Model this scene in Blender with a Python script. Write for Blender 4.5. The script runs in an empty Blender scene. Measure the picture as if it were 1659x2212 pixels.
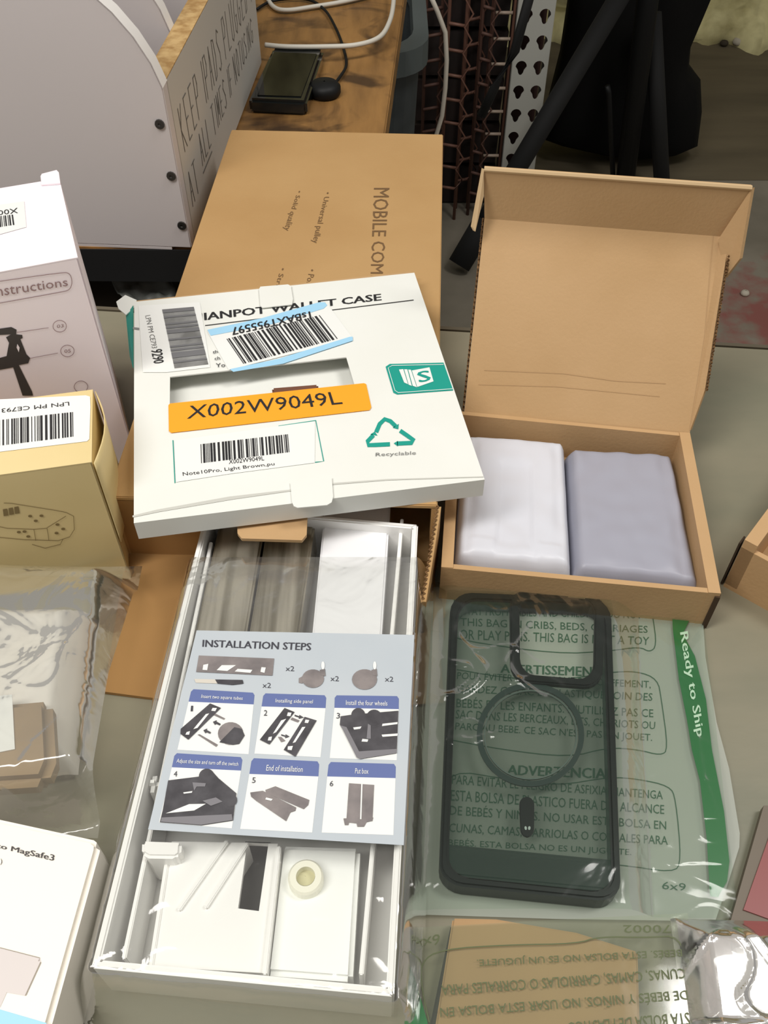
import bpy, bmesh, math, random
from mathutils import Vector, Matrix, noise

# ------------------------------------------------------------------ camera
T = 0.75                      # table height
CAMZ, PITCH, FPX = 1.15, math.radians(48.5), 1950.0
sc = bpy.context.scene
COL = sc.collection
cam = bpy.data.cameras.new('camera'); camo = bpy.data.objects.new('camera', cam); COL.objects.link(camo)
cam.sensor_fit = 'VERTICAL'; cam.sensor_height = 36.0; cam.lens = 36.0 * FPX / 2212.0
cam.clip_start = 0.02; cam.clip_end = 30
camo.location = (0, 0, CAMZ); camo.rotation_euler = (math.pi / 2 - PITCH, 0, 0)
sc.camera = camo
# ------------------------------------------------------------------ world, lamps, exposure
w = bpy.data.worlds.new('room_ambient'); sc.world = w; w.use_nodes = True
w.node_tree.nodes['Background'].inputs[0].default_value = (1.0, 0.96, 0.9, 1)
w.node_tree.nodes['Background'].inputs[1].default_value = 0.29
def area(name, loc, aim, sx, sy, power, color=(1, 0.97, 0.93)):
    l = bpy.data.lights.new(name, 'AREA'); l.shape = 'RECTANGLE'; l.size = sx; l.size_y = sy
    l.energy = power; l.color = color
    o = bpy.data.objects.new(name, l); COL.objects.link(o); o.location = loc
    o.rotation_euler = (Vector(aim) - Vector(loc)).to_track_quat('-Z', 'Y').to_euler()
    return o
area('ceiling_lamp_near', (-0.60, -0.08, 2.2), (-0.12, 0.15, 0.75), 0.35, 1.2, 20)
area('ceiling_lamp_far', (0.92, 0.36, 2.6), (0.15, 0.5, 0.75), 0.4, 0.6, 16)
sc.view_settings.view_transform = 'Standard'; sc.view_settings.look = 'None'
sc.view_settings.gamma = 1; sc.view_settings.use_curve_mapping = False
sc.view_settings.exposure = 0.0
sc.cycles.max_bounces = 10; sc.cycles.transparent_max_bounces = 24; sc.cycles.diffuse_bounces = 4
sc.cycles.caustics_reflective = False; sc.cycles.caustics_refractive = False

# ------------------------------------------------------------------ geometry helpers
CAM = Vector((0, 0, CAMZ)); FW = Vector((0, math.cos(PITCH), -math.sin(PITCH)))
UP = Vector((0, math.sin(PITCH), math.cos(PITCH))); RT = Vector((1, 0, 0))
def ray(x, y): return FW + RT * ((x - 829.5) / FPX) - UP * ((y - 1106.0) / FPX)
def at(x, y, h):                       # photo pixel -> point on the level h above the table
    d = ray(x, y); return CAM + d * ((T + h - CAMZ) / d.z)
def atY(x, y, Y):
    d = ray(x, y); return CAM + d * (Y / d.y)
def level(h): return lambda x, y, o=0.0: at(x, y, h + o)
def plane(p, u, v):
    n = u.cross(v).normalized()
    if n.dot(CAM - p) < 0: n = -n
    def hit(x, y, o=0.0):
        d = ray(x, y); q = p + n * o
        return CAM + d * ((q - CAM).dot(n) / d.dot(n))
    return hit
def Z(ox, oy, s): return lambda pts: [(ox + a / s, oy + b / s) for a, b in pts]
def bil(q, u, v):
    (x0, y0), (x1, y1), (x2, y2), (x3, y3) = q       # TL TR BR BL
    a = (x0 + (x1 - x0) * u, y0 + (y1 - y0) * u); b = (x3 + (x2 - x3) * u, y3 + (y2 - y3) * u)
    return (a[0] + (b[0] - a[0]) * v, a[1] + (b[1] - a[1]) * v)
_TX = {}
def glyphs(s, bold=False):
    k = (s, bold)
    if k not in _TX:
        c = bpy.data.curves.new('t', 'FONT'); c.body = s; c.size = 1; c.resolution_u = 2
        o = bpy.data.objects.new('t', c); me = o.to_mesh()
        vs = [(v.co.x, v.co.y) for v in me.vertices]; fs = [tuple(p.vertices) for p in me.polygons]
        o.to_mesh_clear(); bpy.data.objects.remove(o); bpy.data.curves.remove(c)
        xs = [v[0] for v in vs]; ys = [v[1] for v in vs]
        x0, x1 = min(xs), max(xs); y0, y1 = min(ys), max(ys)
        if not any(ch in s for ch in 'gjpqy,Q()'): pass
        _TX[k] = ([((x - x0) / (x1 - x0), 1 - (y - y0) / (y1 - y0)) for x, y in vs], fs)
    return _TX[k]
class MB:
    def __init__(s): s.v = []; s.f = []
    def add(s, vs, fs):
        n = len(s.v); s.v += [Vector(p) for p in vs]; s.f += [tuple(n + i for i in f) for f in fs]; return s
    # flat prints (pixel outlines carried to the surface they are printed on)
    def poly(s, hit, pts, o=0.0002): return s.add([hit(x, y, o) for x, y in pts], [tuple(range(len(pts)))])
    def text(s, hit, body, q, o=0.0003, bold=False):
        vs, fs = glyphs(body, bold)
        for du in ((-1, 0, 1) if bold else (0,)):
            k = du * 0.045 / max(1, len(body)); s.add([hit(*bil(q, u + k, v), o + abs(du) * .00002 + max(du, 0) * .00002) for u, v in vs], fs)
        return s
    def bars(s, hit, q, n, seed, o=0.0003, fill=0.55):
        r = random.Random(seed); ws = [r.choice((1, 1, 2, 3)) for _ in range(2 * n)]
        t = sum(ws); a = 0
        for i, wd in enumerate(ws):
            if i % 2 == 0: s.poly(hit, [bil(q, a / t, 0), bil(q, (a + wd) / t, 0), bil(q, (a + wd) / t, 1), bil(q, a / t, 1)], o)
            a += wd
        return s
    def line(s, hit, pts, wd, o=0.0003, closed=False):
        P = [Vector(p) for p in pts]; n = len(P); L = []; R = []
        for i in range(n):
            a = P[i - 1] if (i or closed) else P[i]; b = P[(i + 1) % n] if (i < n - 1 or closed) else P[i]
            d = (b - a); d = d.normalized() if d.length > 0 else Vector((1, 0)); m = Vector((-d.y, d.x)) * wd / 2
            L.append(P[i] + m); R.append(P[i] - m)
        vs = [hit(p.x, p.y, o) for p in L] + [hit(p.x, p.y, o) for p in R]
        return s.add(vs, [(i, (i + 1) % n, n + (i + 1) % n, n + i) for i in range(n if closed else n - 1)])
    def disc(s, hit, cx, cy, rx, ry, o=0.0003, n=20, a0=0, a1=360):
        return s.poly(hit, [(cx + rx * math.cos(math.radians(a0 + (a1 - a0) * i / n)), cy + ry * math.sin(math.radians(a0 + (a1 - a0) * i / n))) for i in range(n + (a1 - a0 < 360))], o)
    # solids
    def prism(s, bot, top):
        n = len(bot)
        return s.add(list(bot) + list(top), [tuple(range(n))[::-1], tuple(range(n, 2 * n))] + [(i, (i + 1) % n, n + (i + 1) % n, n + i) for i in range(n)])
    def slab(s, pts, h0, h1):          # outline given at the upper level h1
        top = [at(x, y, h1) for x, y in pts]
        return s.prism([Vector((p.x, p.y, T + h0)) for p in top], top)
    def slabw(s, pts, h0, h1):         # outline in world XY
        return s.prism([Vector((p[0], p[1], T + h0)) for p in pts], [Vector((p[0], p[1], T + h1)) for p in pts])
    def wall(s, a, b, t, h0, h1):      # upright board from a to b, thickness to its left
        a = Vector((a[0], a[1])); b = Vector((b[0], b[1])); d = (b - a).normalized(); m = Vector((-d.y, d.x)) * t
        return s.slabw([a, b, b + m, a + m], h0, h1)
    def board(s, pts, t):              # flat board with outline pts (3-D), thickness t away from the camera
        n = (pts[1] - pts[0]).cross(pts[-1] - pts[0]).normalized()
        if n.dot(CAM - pts[0]) > 0: n = -n
        return s.prism([p + n * t for p in pts], pts)
    def hole(s, outer, inner, t):      # four-sided plate with four-sided opening
        n = (outer[1] - outer[0]).cross(outer[-1] - outer[0]).normalized()
        if n.dot(CAM - outer[0]) > 0: n = -n
        for i in range(4):
            j = (i + 1) % 4; q = [outer[i], outer[j], inner[j], inner[i]]
            s.prism([p + n * t for p in q], q)
        return s
    def tube(s, pts, r, n=8, caps=True):
        P = [Vector(p) for p in pts]; R = r if isinstance(r, (list, tuple)) else [r] * len(P); rings = []
        ref = Vector((0, 0, 1))
        base = len(s.v)
        for i, p in enumerate(P):
            d = (P[min(i + 1, len(P) - 1)] - P[max(i - 1, 0)]).normalized()
            a = d.cross(ref if abs(d.z) < 0.95 else Vector((1, 0, 0))).normalized(); b = d.cross(a)
            for k in range(n):
                an = 2 * math.pi * k / n; s.v.append(p + (a * math.cos(an) + b * math.sin(an)) * R[i])
        for i in range(len(P) - 1):
            for k in range(n):
                k2 = (k + 1) % n; s.f.append((base + i * n + k, base + i * n + k2, base + (i + 1) * n + k2, base + (i + 1) * n + k))
        if caps:
            s.f.append(tuple(base + k for k in range(n))[::-1]); s.f.append(tuple(base + (len(P) - 1) * n + k for k in range(n)))
        return s
    def lathe(s, c, prof, n=24):       # prof (r, z) pairs about a vertical axis at c
        base = len(s.v); m = len(prof)
        for r, z in prof:
            for k in range(n):
                a = 2 * math.pi * k / n; s.v.append(Vector((c[0] + r * math.cos(a), c[1] + r * math.sin(a), c[2] + z)))
        for i in range(m - 1):
            for k in range(n):
                k2 = (k + 1) % n; s.f.append((base + i * n + k, base + i * n + k2, base + (i + 1) * n + k2, base + (i + 1) * n + k))
        return s
    def grid(s, nu, nv, fn):
        base = len(s.v)
        for j in range(nv + 1):
            for i in range(nu + 1): s.v.append(Vector(fn(i / nu, j / nv)))
        for j in range(nv):
            for i in range(nu):
                a = base + j * (nu + 1) + i; s.f.append((a, a + 1, a + nu + 2, a + nu + 1))
        return s
    def build(s, name, m, parent=None, bevel=0, smooth=False, seg=2, solid=True, thick=0):
        me = bpy.data.meshes.new(name); me.from_pydata([tuple(v) for v in s.v], [], s.f)
        if solid or bevel:
            bm = bmesh.new(); bm.from_mesh(me)
            if solid: bmesh.ops.recalc_face_normals(bm, faces=bm.faces)
            if bevel:
                es = [e for e in bm.edges if len(e.link_faces) == 2 and e.calc_face_angle(0) > 0.5]
                bmesh.ops.bevel(bm, geom=es, offset=bevel, segments=seg, affect='EDGES', clamp_overlap=True)
            bm.to_mesh(me); bm.free()
        me.materials.append(m)
        if smooth: me.shade_smooth() if hasattr(me, 'shade_smooth') else [setattr(p, 'use_smooth', True) for p in me.polygons]
        o = bpy.data.objects.new(name, me); COL.objects.link(o)
        if thick:
            md = o.modifiers.new('thickness', 'SOLIDIFY'); md.thickness = thick; md.offset = 0
        if parent is not None:
            o.parent = parent
            if parent.type == 'EMPTY': o.matrix_parent_inverse = Matrix.Translation(-parent.location)
        return o
def thing(name, label, cat, loc, group=None):
    o = bpy.data.objects.new(name, None); COL.objects.link(o); o.location = loc; o.empty_display_size = 0.02
    o['label'] = label; o['category'] = cat
    if group: o['group'] = group
    return o
def tag(o, label, cat, group=None):
    o['label'] = label; o['category'] = cat
    if group: o['group'] = group
    return o
def struct(o): o['kind'] = 'structure'; return o

# ------------------------------------------------------------------ materials
def S(*c):      # sRGB 0-255 -> linear
    return tuple((x / 255 / 12.92 if x / 255 <= 0.04045 else ((x / 255 + 0.055) / 1.055) ** 2.4) for x in c[:3]) + (1,)
def mat(name, c, rough=0.6, metal=0, c2=None, scale=20, stretch=(1, 1, 1), bump=0, bscale=200, coat=0, trans=0, spec=0.5, alpha=1, detail=4, lo=0.35, hi=0.65, tl=0):
    m = bpy.data.materials.new(name); m.use_nodes = True; nt = m.node_tree; N = nt.nodes; L = nt.links
    b = N['Principled BSDF']; b.inputs['Base Color'].default_value = S(*c); b.inputs['Roughness'].default_value = rough
    b.inputs['Metallic'].default_value = metal; b.inputs['Specular IOR Level'].default_value = spec
    b.inputs['Coat Weight'].default_value = coat; b.inputs['Transmission Weight'].default_value = trans
    tc = N.new('ShaderNodeTexCoord'); mp = N.new('ShaderNodeMapping'); mp.inputs['Scale'].default_value = stretch
    L.new(tc.outputs['Object'], mp.inputs['Vector'])
    if c2 is not None:
        n = N.new('ShaderNodeTexNoise'); n.inputs['Scale'].default_value = scale; n.inputs['Detail'].default_value = detail
        L.new(mp.outputs['Vector'], n.inputs['Vector'])
        r = N.new('ShaderNodeValToRGB'); r.color_ramp.elements[0].color = S(*c); r.color_ramp.elements[1].color = S(*c2)
        r.color_ramp.elements[0].position = lo; r.color_ramp.elements[1].position = hi
        L.new(n.outputs['Fac'], r.inputs['Fac']); L.new(r.outputs['Color'], b.inputs['Base Color'])
    if bump:
        n2 = N.new('ShaderNodeTexNoise'); n2.inputs['Scale'].default_value = bscale; n2.inputs['Detail'].default_value = 3
        L.new(mp.outputs['Vector'], n2.inputs['Vector'])
        bp = N.new('ShaderNodeBump'); bp.inputs['Strength'].default_value = bump; bp.inputs['Distance'].default_value = 0.002
        L.new(n2.outputs['Fac'], bp.inputs['Height']); L.new(bp.outputs['Normal'], b.inputs['Normal'])
    if alpha < 1 or tl:
        out = N['Material Output']; mx = N.new('ShaderNodeMixShader'); mx.inputs['Fac'].default_value = alpha if not tl else 1 - tl
        t = N.new('ShaderNodeBsdfTransparent' if not tl else 'ShaderNodeBsdfTranslucent')
        if tl: t.inputs['Color'].default_value = S(*c)
        L.new(t.outputs[0], mx.inputs[1]); L.new(b.outputs[0], mx.inputs[2]); L.new(mx.outputs[0], out.inputs['Surface'])
    return m
def film(name, haze=0.10, tint=(250, 251, 249), hazec=(225, 230, 225), rough=0.09, bs=90, bst=0.7, gloss=0.10, fm=0.7):
    bs *= 0.5; bst *= 0.22
    m = bpy.data.materials.new(name); m.use_nodes = True; nt = m.node_tree; N = nt.nodes; L = nt.links
    N.remove(N['Principled BSDF']); out = N['Material Output']
    tr = N.new('ShaderNodeBsdfTransparent'); tr.inputs[0].default_value = S(*tint)
    gl = N.new('ShaderNodeBsdfGlossy'); gl.inputs['Roughness'].default_value = rough; gl.inputs['Color'].default_value = (1, 1, 1, 1)
    df = N.new('ShaderNodeBsdfDiffuse'); df.inputs[0].default_value = S(*hazec)
    tc = N.new('ShaderNodeTexCoord')
    n1 = N.new('ShaderNodeTexNoise'); n1.inputs['Scale'].default_value = bs; n1.inputs['Detail'].default_value = 2.5; n1.inputs['Distortion'].default_value = 1.2
    L.new(tc.outputs['Object'], n1.inputs['Vector'])
    bp = N.new('ShaderNodeBump'); bp.inputs['Strength'].default_value = bst; bp.inputs['Distance'].default_value = 0.003
    L.new(n1.outputs['Fac'], bp.inputs['Height']); L.new(bp.outputs[0], gl.inputs['Normal'])
    lw = N.new('ShaderNodeLayerWeight'); lw.inputs['Blend'].default_value = 0.35; L.new(bp.outputs[0], lw.inputs['Normal'])
    ma = N.new('ShaderNodeMath'); ma.operation = 'MULTIPLY_ADD'; ma.inputs[1].default_value = fm; ma.inputs[2].default_value = gloss
    L.new(lw.outputs['Fresnel'], ma.inputs[0])
    m1 = N.new('ShaderNodeMixShader'); m1.inputs[0].default_value = haze; L.new(tr.outputs[0], m1.inputs[1]); L.new(df.outputs[0], m1.inputs[2])
    m2 = N.new('ShaderNodeMixShader'); L.new(ma.outputs[0], m2.inputs[0]); L.new(m1.outputs[0], m2.inputs[1]); L.new(gl.outputs[0], m2.inputs[2])
    L.new(m2.outputs[0], out.inputs['Surface']); return m

KRAFT = mat('kraft_board', (183, 146, 96), 0.75, c2=(176, 138, 88), scale=12, bump=0.08, bscale=600)
KRAFT2 = mat('mailer_kraft', (190, 155, 112), 0.8, c2=(182, 147, 103), scale=14, bump=0.08, bscale=500)
KRAFTD = mat('kraft_edge', (120, 88, 52), 0.9, c2=(96, 68, 38), scale=300)
INKB = mat('brown_ink', (112, 84, 52), 0.8)
INK = mat('black_ink', (34, 34, 36), 0.55)
INKG = mat('grey_ink', (110, 110, 108), 0.5, c2=(150, 150, 148), scale=60)
WHITE = mat('white_card', (231, 232, 226), 0.5, c2=(228, 229, 222), scale=20)
LABEL = mat('white_label', (234, 235, 231), 0.35)
WHITEP = mat('white_plastic', (246, 245, 242), 0.32, bump=0.03, bscale=60)
TEAL = mat('teal_print', (22, 152, 136), 0.45)
ORANGE = mat('orange_label', (250, 165, 38), 0.45)
BLUEM = mat('blue_marker', (160, 208, 236), 0.5)
GREYV = mat('grey_shadow_plastic', (205, 205, 205), 0.4)
BLACKP = mat('black_plastic', (14, 15, 16), 0.55, spec=0.3)
BLACKM = mat('black_matte', (12, 12, 12), 0.8, c2=(8, 8, 8), scale=8)
FILM = film('clear_film'); FILM2 = film('hazy_film', 0.22, bs=60, bst=0.9, gloss=0.12)
FILMB = film('poly_bag_film', 0.16, tint=(205, 220, 208), hazec=(185, 200, 185), bs=45, bst=0.5, gloss=0.10)
GREENT = mat('green_print', (42, 80, 56), 0.5)
GREENS = mat('green_strip', (26, 104, 50), 0.3, coat=0.5)

# ------------------------------------------------------------------ setting
CONC = mat('concrete', (138, 132, 118), 0.75, c2=(110, 104, 90), scale=3.2, bump=0.15, bscale=30, detail=8, lo=0.3, hi=0.75)
CONCD = mat('shadowed_concrete', (108, 98, 78), 0.7, c2=(84, 76, 60), scale=2.5, stretch=(0.6, 3, 1), bump=0.1, bscale=30, detail=6)  # shadow over the far floor painted in as a darker slab colour
def red_floor():
    m = mat('concrete_with_paint', (146, 138, 124), 0.75, c2=(118, 112, 98), scale=4, bump=0.1, bscale=30, detail=8)
    nt = m.node_tree; N = nt.nodes; L = nt.links; b = N['Principled BSDF']; src = b.inputs['Base Color'].links[0].from_socket
    tc = N.new('ShaderNodeTexCoord'); n = N.new('ShaderNodeTexNoise'); n.inputs['Scale'].default_value = 22; n.inputs['Detail'].default_value = 8
    L.new(tc.outputs['Object'], n.inputs['Vector'])
    c = at(1640, 640, -T); c2 = at(1650, 720, -T)
    vd = N.new('ShaderNodeVectorMath'); vd.operation = 'DISTANCE'; vd.inputs[1].default_value = (0.86, 1.56, 0)
    L.new(tc.outputs['Object'], vd.inputs[0])
    a = N.new('ShaderNodeMath'); a.operation = 'MULTIPLY_ADD'; a.inputs[1].default_value = 1.0; L.new(n.outputs['Fac'], a.inputs[0])
    s = N.new('ShaderNodeMath'); s.operation = 'MULTIPLY'; s.inputs[1].default_value = -1.7; L.new(vd.outputs['Value'], s.inputs[0]); L.new(s.outputs[0], a.inputs[2])
    r = N.new('ShaderNodeValToRGB'); r.color_ramp.elements[0].position = 0.12; r.color_ramp.elements[1].position = 0.42
    r.color_ramp.elements[0].color = (0, 0, 0, 1); r.color_ramp.elements[1].color = (0.8, 0.8, 0.8, 1)
    L.new(a.outputs[0], r.inputs[0])
    mx = N.new('ShaderNodeMix'); mx.data_type = 'RGBA'; L.new(r.outputs[0], mx.inputs[0]); L.new(src, mx.inputs[6]); mx.inputs[7].default_value = S(140, 72, 68)
    L.new(mx.outputs[2], b.inputs['Base Color']); return m
yb = at(1200, 390, -T).y
fl = struct(MB().add([(-4, -2, -0.05), (5, -2, -0.05), (5, yb, -0.05), (-4, yb, -0.05), (-4, -2, 0), (5, -2, 0), (5, yb, 0), (-4, yb, 0)],
      [(0, 3, 2, 1), (4, 5, 6, 7), (0, 1, 5, 4), (1, 2, 6, 5), (2, 3, 7, 6), (3, 0, 4, 7)]).build('floor', red_floor()))
struct(MB().prism([Vector(p) for p in ((-4, yb + .006, -0.05), (5, yb + .006, -0.05), (5, 3.5, -0.05), (-4, 3.5, -0.05))],
      [Vector(p) for p in ((-4, yb + .006, -0.002), (5, yb + .006, -0.002), (5, 3.5, -0.002), (-4, 3.5, -0.002))]).build('floor', CONCD))
# rough lumpy back wall
yw = at(1600, 66, -T).y
STONE = mat('rough_stone', (226, 218, 165), 0.9, c2=(160, 150, 104), scale=9, bump=0.6, bscale=40, detail=7)
def wl(u, v):
    p = Vector((-3 + 8 * u, yw, -0.02 + 2.2 * v)); n = noise.fractal(p * 7.5, 1.0, 2.0, 4)
    return p + Vector((0, 0.16 * n - 0.03 - (0.05 if v < 0.03 else 0), 0))
struct(MB().grid(260, 70, wl).build('wall_back', STONE, smooth=True, solid=False))
for i, (x, y, r) in enumerate([(1594, 97, 0.022), (1563, 98, 0.014), (1612, 665, 0.0), (1608, 637, 0.010)]):
    if r:
        p = at(x, y, -T); m = mat('pebble_dark', (60, 52, 40), 0.9) if i == 1 else mat('pebble_pale', (190, 182, 165), 0.8)
        prof = [(0.001, 0), (r * .8, r * .1), (r, r * .5), (r * .7, r * .95), (0.001, r * 1.1)]
        tag(MB().lathe(p, prof, 9).build('pebble', m, smooth=True), ('small pale stone chip at the foot of the rough wall', 'small dark stone chip at the foot of the rough wall', '', 'pale chip on the floor beside the red paint stain')[i], 'stone')

# display table
TABM = mat('table_laminate', (140, 133, 112), 0.42, c2=(114, 114, 96), scale=5, stretch=(1, 2.2, 1), bump=0.05, bscale=50, detail=6)
tb = thing('display_table', 'grey olive display table carrying the boxes and bags', 'table', (0, 0.2, 0))
e0 = at(215, 668, 0); e1 = at(1659, 752, 0); d = (e1 - e0).normalized(); A = e0 - d * 0.9; B = e1 + d * 0.9
back = Vector((d.y, -d.x, 0)) if d.x > 0 else Vector((-d.y, d.x, 0))
C1 = B + back * 1.2; D1 = A + back * 1.2
MB().slabw([A, B, C1, D1], -0.03, 0).build('tabletop', TABM, tb, bevel=0.002)
MB().slabw([A + (0, 0, 0) if False else A - back * 0.004, B - back * 0.004, B - back * 0.0005, A - back * 0.0005], -0.034, -0.0003).build('edge_trim', mat('edge_trim', (92, 84, 68), 0.6), tb)
for px_, py_ in ((0.08, 0.08), (0.92, 0.08), (0.08, 0.92), (0.92, 0.92)):
    c = A + (B - A) * px_ + back * 1.2 * py_
    MB().tube([(c.x, c.y, 0), (c.x, c.y, T - 0.03)], 0.02, 12).build('leg', BLACKM, tb, smooth=True)

# wooden table behind
def wood():
    m = mat('stained_wood', (160, 118, 66), 0.5, c2=(104, 74, 40), scale=9, stretch=(5, 0.9, 1), bump=0.15, bscale=80, detail=8, lo=0.3, hi=0.72)
    nt = m.node_tree; N = nt.nodes; L = nt.links; b = N['Principled BSDF']; src = b.inputs['Base Color'].links[0].from_socket
    tc = N.new('ShaderNodeTexCoord'); n = N.new('ShaderNodeTexNoise'); n.inputs['Scale'].default_value = 13; n.inputs['Detail'].default_value = 3; n.inputs['Distortion'].default_value = 1.5
    L.new(tc.outputs['Object'], n.inputs['Vector'])
    r = N.new('ShaderNodeValToRGB'); r.color_ramp.elements[0].position = 0.52; r.color_ramp.elements[1].position = 0.7
    r.color_ramp.elements[0].color = (0, 0, 0, 1); r.color_ramp.elements[1].color = (0.85, 0.85, 0.85, 1); L.new(n.outputs['Fac'], r.inputs[0])
    mx = N.new('ShaderNodeMix'); mx.data_type = 'RGBA'; L.new(r.outputs[0], mx.inputs[0]); L.new(src, mx.inputs[6]); mx.inputs[7].default_value = S(52, 34, 18)
    L.new(mx.outputs[2], b.inputs['Base Color']); return m
WOOD = wood()
wt = thing('wooden_table', 'stained brown wooden table behind the big kraft carton', 'table', (-0.3, 1.0, 0))
r0 = at(825, 285, 0); r1 = at(860, -20, 0); dr = (r1 - r0).normalized(); fr = r0 + dr * ((0.632 - r0.y) / dr.y); bk = r0 + dr * ((1.5 - r0.y) / dr.y)
MB().slabw([(-0.9, 0.645), (fr.x, 0.632), (bk.x, 1.3), (-0.9, 1.3)], -0.028, 0).build('tabletop', WOOD, wt, bevel=0.0015)
MB().slabw([(-0.9, 0.6435), (fr.x, 0.6305), (fr.x, 0.6318), (-0.9, 0.6448)], -0.03, -0.0005).build('front_shade_strip', BLACKM, wt)  # black strip carries the shadow below the table's near edge in its colour
MB().wall((-0.88, 0.68), (fr.x - .03, 0.668), 0.02, -0.10, -0.028).build('apron', mat('dark_apron', (40, 30, 20), 0.8), wt)
for c in ((-0.86, 0.72), (fr.x - 0.04, 0.72), (fr.x - 0.04, 1.24), (-0.86, 1.24)):
    MB().slabw([(c[0] - .02, c[1] - .02), (c[0] + .02, c[1] - .02), (c[0] + .02, c[1] + .02), (c[0] - .02, c[1] + .02)], -T, -0.028).build('leg', mat('dark_leg', (60, 44, 28), 0.7), wt)

# ------------------------------------------------------------------ sorting rack with handwriting
rk = thing('tablet_rack', 'white sorting rack with curved dividers and handwritten front board', 'rack', tuple(at(300, 540, 0)))
RACKW = mat('white_laminate', (206, 199, 198), 0.45)
EDGELIT = mat('lit_edge_white', (236, 232, 228), 0.5)  # brighter white: light on the divider edges painted into the colour
OSB = mat('raw_particleboard', (196, 164, 112), 0.85, c2=(160, 124, 74), scale=120, bump=0.3, bscale=200)
f0 = at(414, 536, 0.002); f1 = at(567, 131, 0.002); f1 = f0 + (f1 - f0) * 0.985
dl = Vector((f1.x - f0.x, f1.y - f0.y, 0)).normalized(); nl = Vector((-dl.y, dl.x, 0))
HB = 0.128
WRB = mat('whiteboard_face', (196, 192, 184), 0.5)
def v3(p, h): return Vector((p.x, p.y, T + h))
a_, b_ = f0 + dl * .012, f1
MB().prism([v3(a_, .002), v3(b_, .002), v3(b_ + nl * .016, .002), v3(a_ + nl * .016, .002)], [v3(a_, HB), v3(b_, HB), v3(b_ + nl * .016, HB), v3(a_ + nl * .016, HB)]).build('front_board', WRB, rk, bevel=0.0008)
MB().prism([v3(a_, HB), v3(b_, HB), v3(b_ + nl * .016, HB), v3(a_ + nl * .016, HB)], [v3(a_, HB + .0008), v3(b_, HB + .0008), v3(b_ + nl * .016, HB + .0008), v3(a_ + nl * .016, HB + .0008)]).build('raw_edge', OSB, rk)
# dividers: side boards perpendicular to the front board, with a quarter-round upper corner
def divider(s_, name, reach=0.42, xs=0.016):
    o = f0 + dl * s_; pts = []
    R_ = 0.20
    def q(x, z): return Vector((o.x, o.y, T)) + nl * x + Vector((0, 0, z))
    pts.append(q(xs, 0.002)); pts.append(q(xs, HB - 0.001))
    ARC = [(.005, .0154), (.0135, .032), (.0246, .047), (.038, .060), (.052, .0715), (.070, .083), (.092, .092), (.12, .099), (.15, .102)]
    pts += [q(xs + x_, HB + z_) for x_, z_ in ARC]; arcp = pts[1:]
    pts += [q(reach, HB + 0.102), q(reach, 0.002)]
    dv = MB().prism(pts, [p + dl * 0.012 for p in pts]).build(name, RACKW, rk, bevel=0.0008)
    m = MB(); k = len(arcp); up_ = Vector((0, 0, .0004)) - nl * .0003
    m.add([p + up_ - dl * .0004 for p in arcp] + [p + up_ + dl * .0124 for p in arcp], [(i, i + 1, k + i + 1, k + i) for i in range(k - 1)])
    m.build('lit_edge_strip', EDGELIT, dv, smooth=True, solid=False); return dv
for i, s_ in enumerate((0.0, 0.095, 0.18, 0.265, 0.34)): divider(s_, 'divider', xs=0.0 if i == 0 else 0.016)
a2 = f0 + nl * 0.016
MB().prism([v3(a2, 0), v3(a2 + dl * .35, 0), v3(a2 + dl * .35 + nl * .41, 0), v3(a2 + nl * .41, 0)], [v3(a2, .002), v3(a2 + dl * .35, .002), v3(a2 + dl * .35 + nl * .41, .002), v3(a2 + nl * .41, .002)]).build('bottom_board', RACKW, rk)
SCR = mat('screw_steel', (96, 94, 92), 0.35, 0.9)
hd = plane(Vector((f0.x, f0.y, T)), nl, Vector((0, 0, 1)))
for x, y in ((345, 268), (370, 380), (393, 487)):
    p = hd(x, y, 0.0002); n = -dl
    m = MB(); ring = []
    for rr, oo in ((0.0036, 0), (0.0034, 0.0011), (0.0012, 0.0011), (0.0008, 0.0004)):
        ring.append([p + n * oo + (nl * math.cos(a * math.pi / 6) + Vector((0, 0, 1)) * math.sin(a * math.pi / 6)) * rr for a in range(12)])
    for r_ in ring: m.v += r_
    for i in range(3): m.f += [(i * 12 + k, i * 12 + (k + 1) % 12, (i + 1) * 12 + (k + 1) % 12, (i + 1) * 12 + k) for k in range(12)]
    m.f.append(tuple(range(36, 48))); m.build('screw', SCR, rk)
# marker lettering, single strokes on the board face
STK = {'K': [[(0, 0), (0, 1)], [(.7, 0), (0, .5), (.8, 1)]], 'E': [[(.8, 0), (0, 0), (0, 1), (.8, 1)], [(0, .5), (.6, .5)]],
       'P': [[(0, 1), (0, 0), (.6, 0), (.8, .25), (.6, .5), (0, .5)]], 'I': [[(.3, 0), (.3, 1)]], 'A': [[(0, 1), (.4, 0), (.8, 1)], [(.15, .6), (.65, .6)]],
       'D': [[(0, 0), (0, 1), (.5, .95), (.8, .5), (.5, .05), (0, 0)]], 'S': [[(.8, .1), (.4, 0), (.05, .25), (.7, .6), (.75, .9), (.3, 1), (0, .9)]],
       'T': [[(0, 0), (.9, 0)], [(.45, 0), (.45, 1)]], 'L': [[(0, 0), (0, 1), (.8, 1)]], 'U': [[(0, 0), (.05, .9), (.4, 1), (.75, .9), (.8, 0)]],
       'G': [[(.8, .15), (.4, 0), (0, .4), (.1, .9), (.5, 1), (.8, .8), (.8, .55), (.5, .55)]], 'N': [[(0, 1), (0, 0), (.8, 1), (.8, 0)]],
       'M': [[(0, 1), (.1, 0), (.45, .7), (.8, 0), (.9, 1)]], 'F': [[(.8, 0), (0, 0), (0, 1)], [(0, .5), (.6, .5)]], 'O': [[(.4, 0), (0, .4), (.15, .9), (.5, 1), (.85, .6), (.7, .1), (.4, 0)]], ' ': []}
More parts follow.
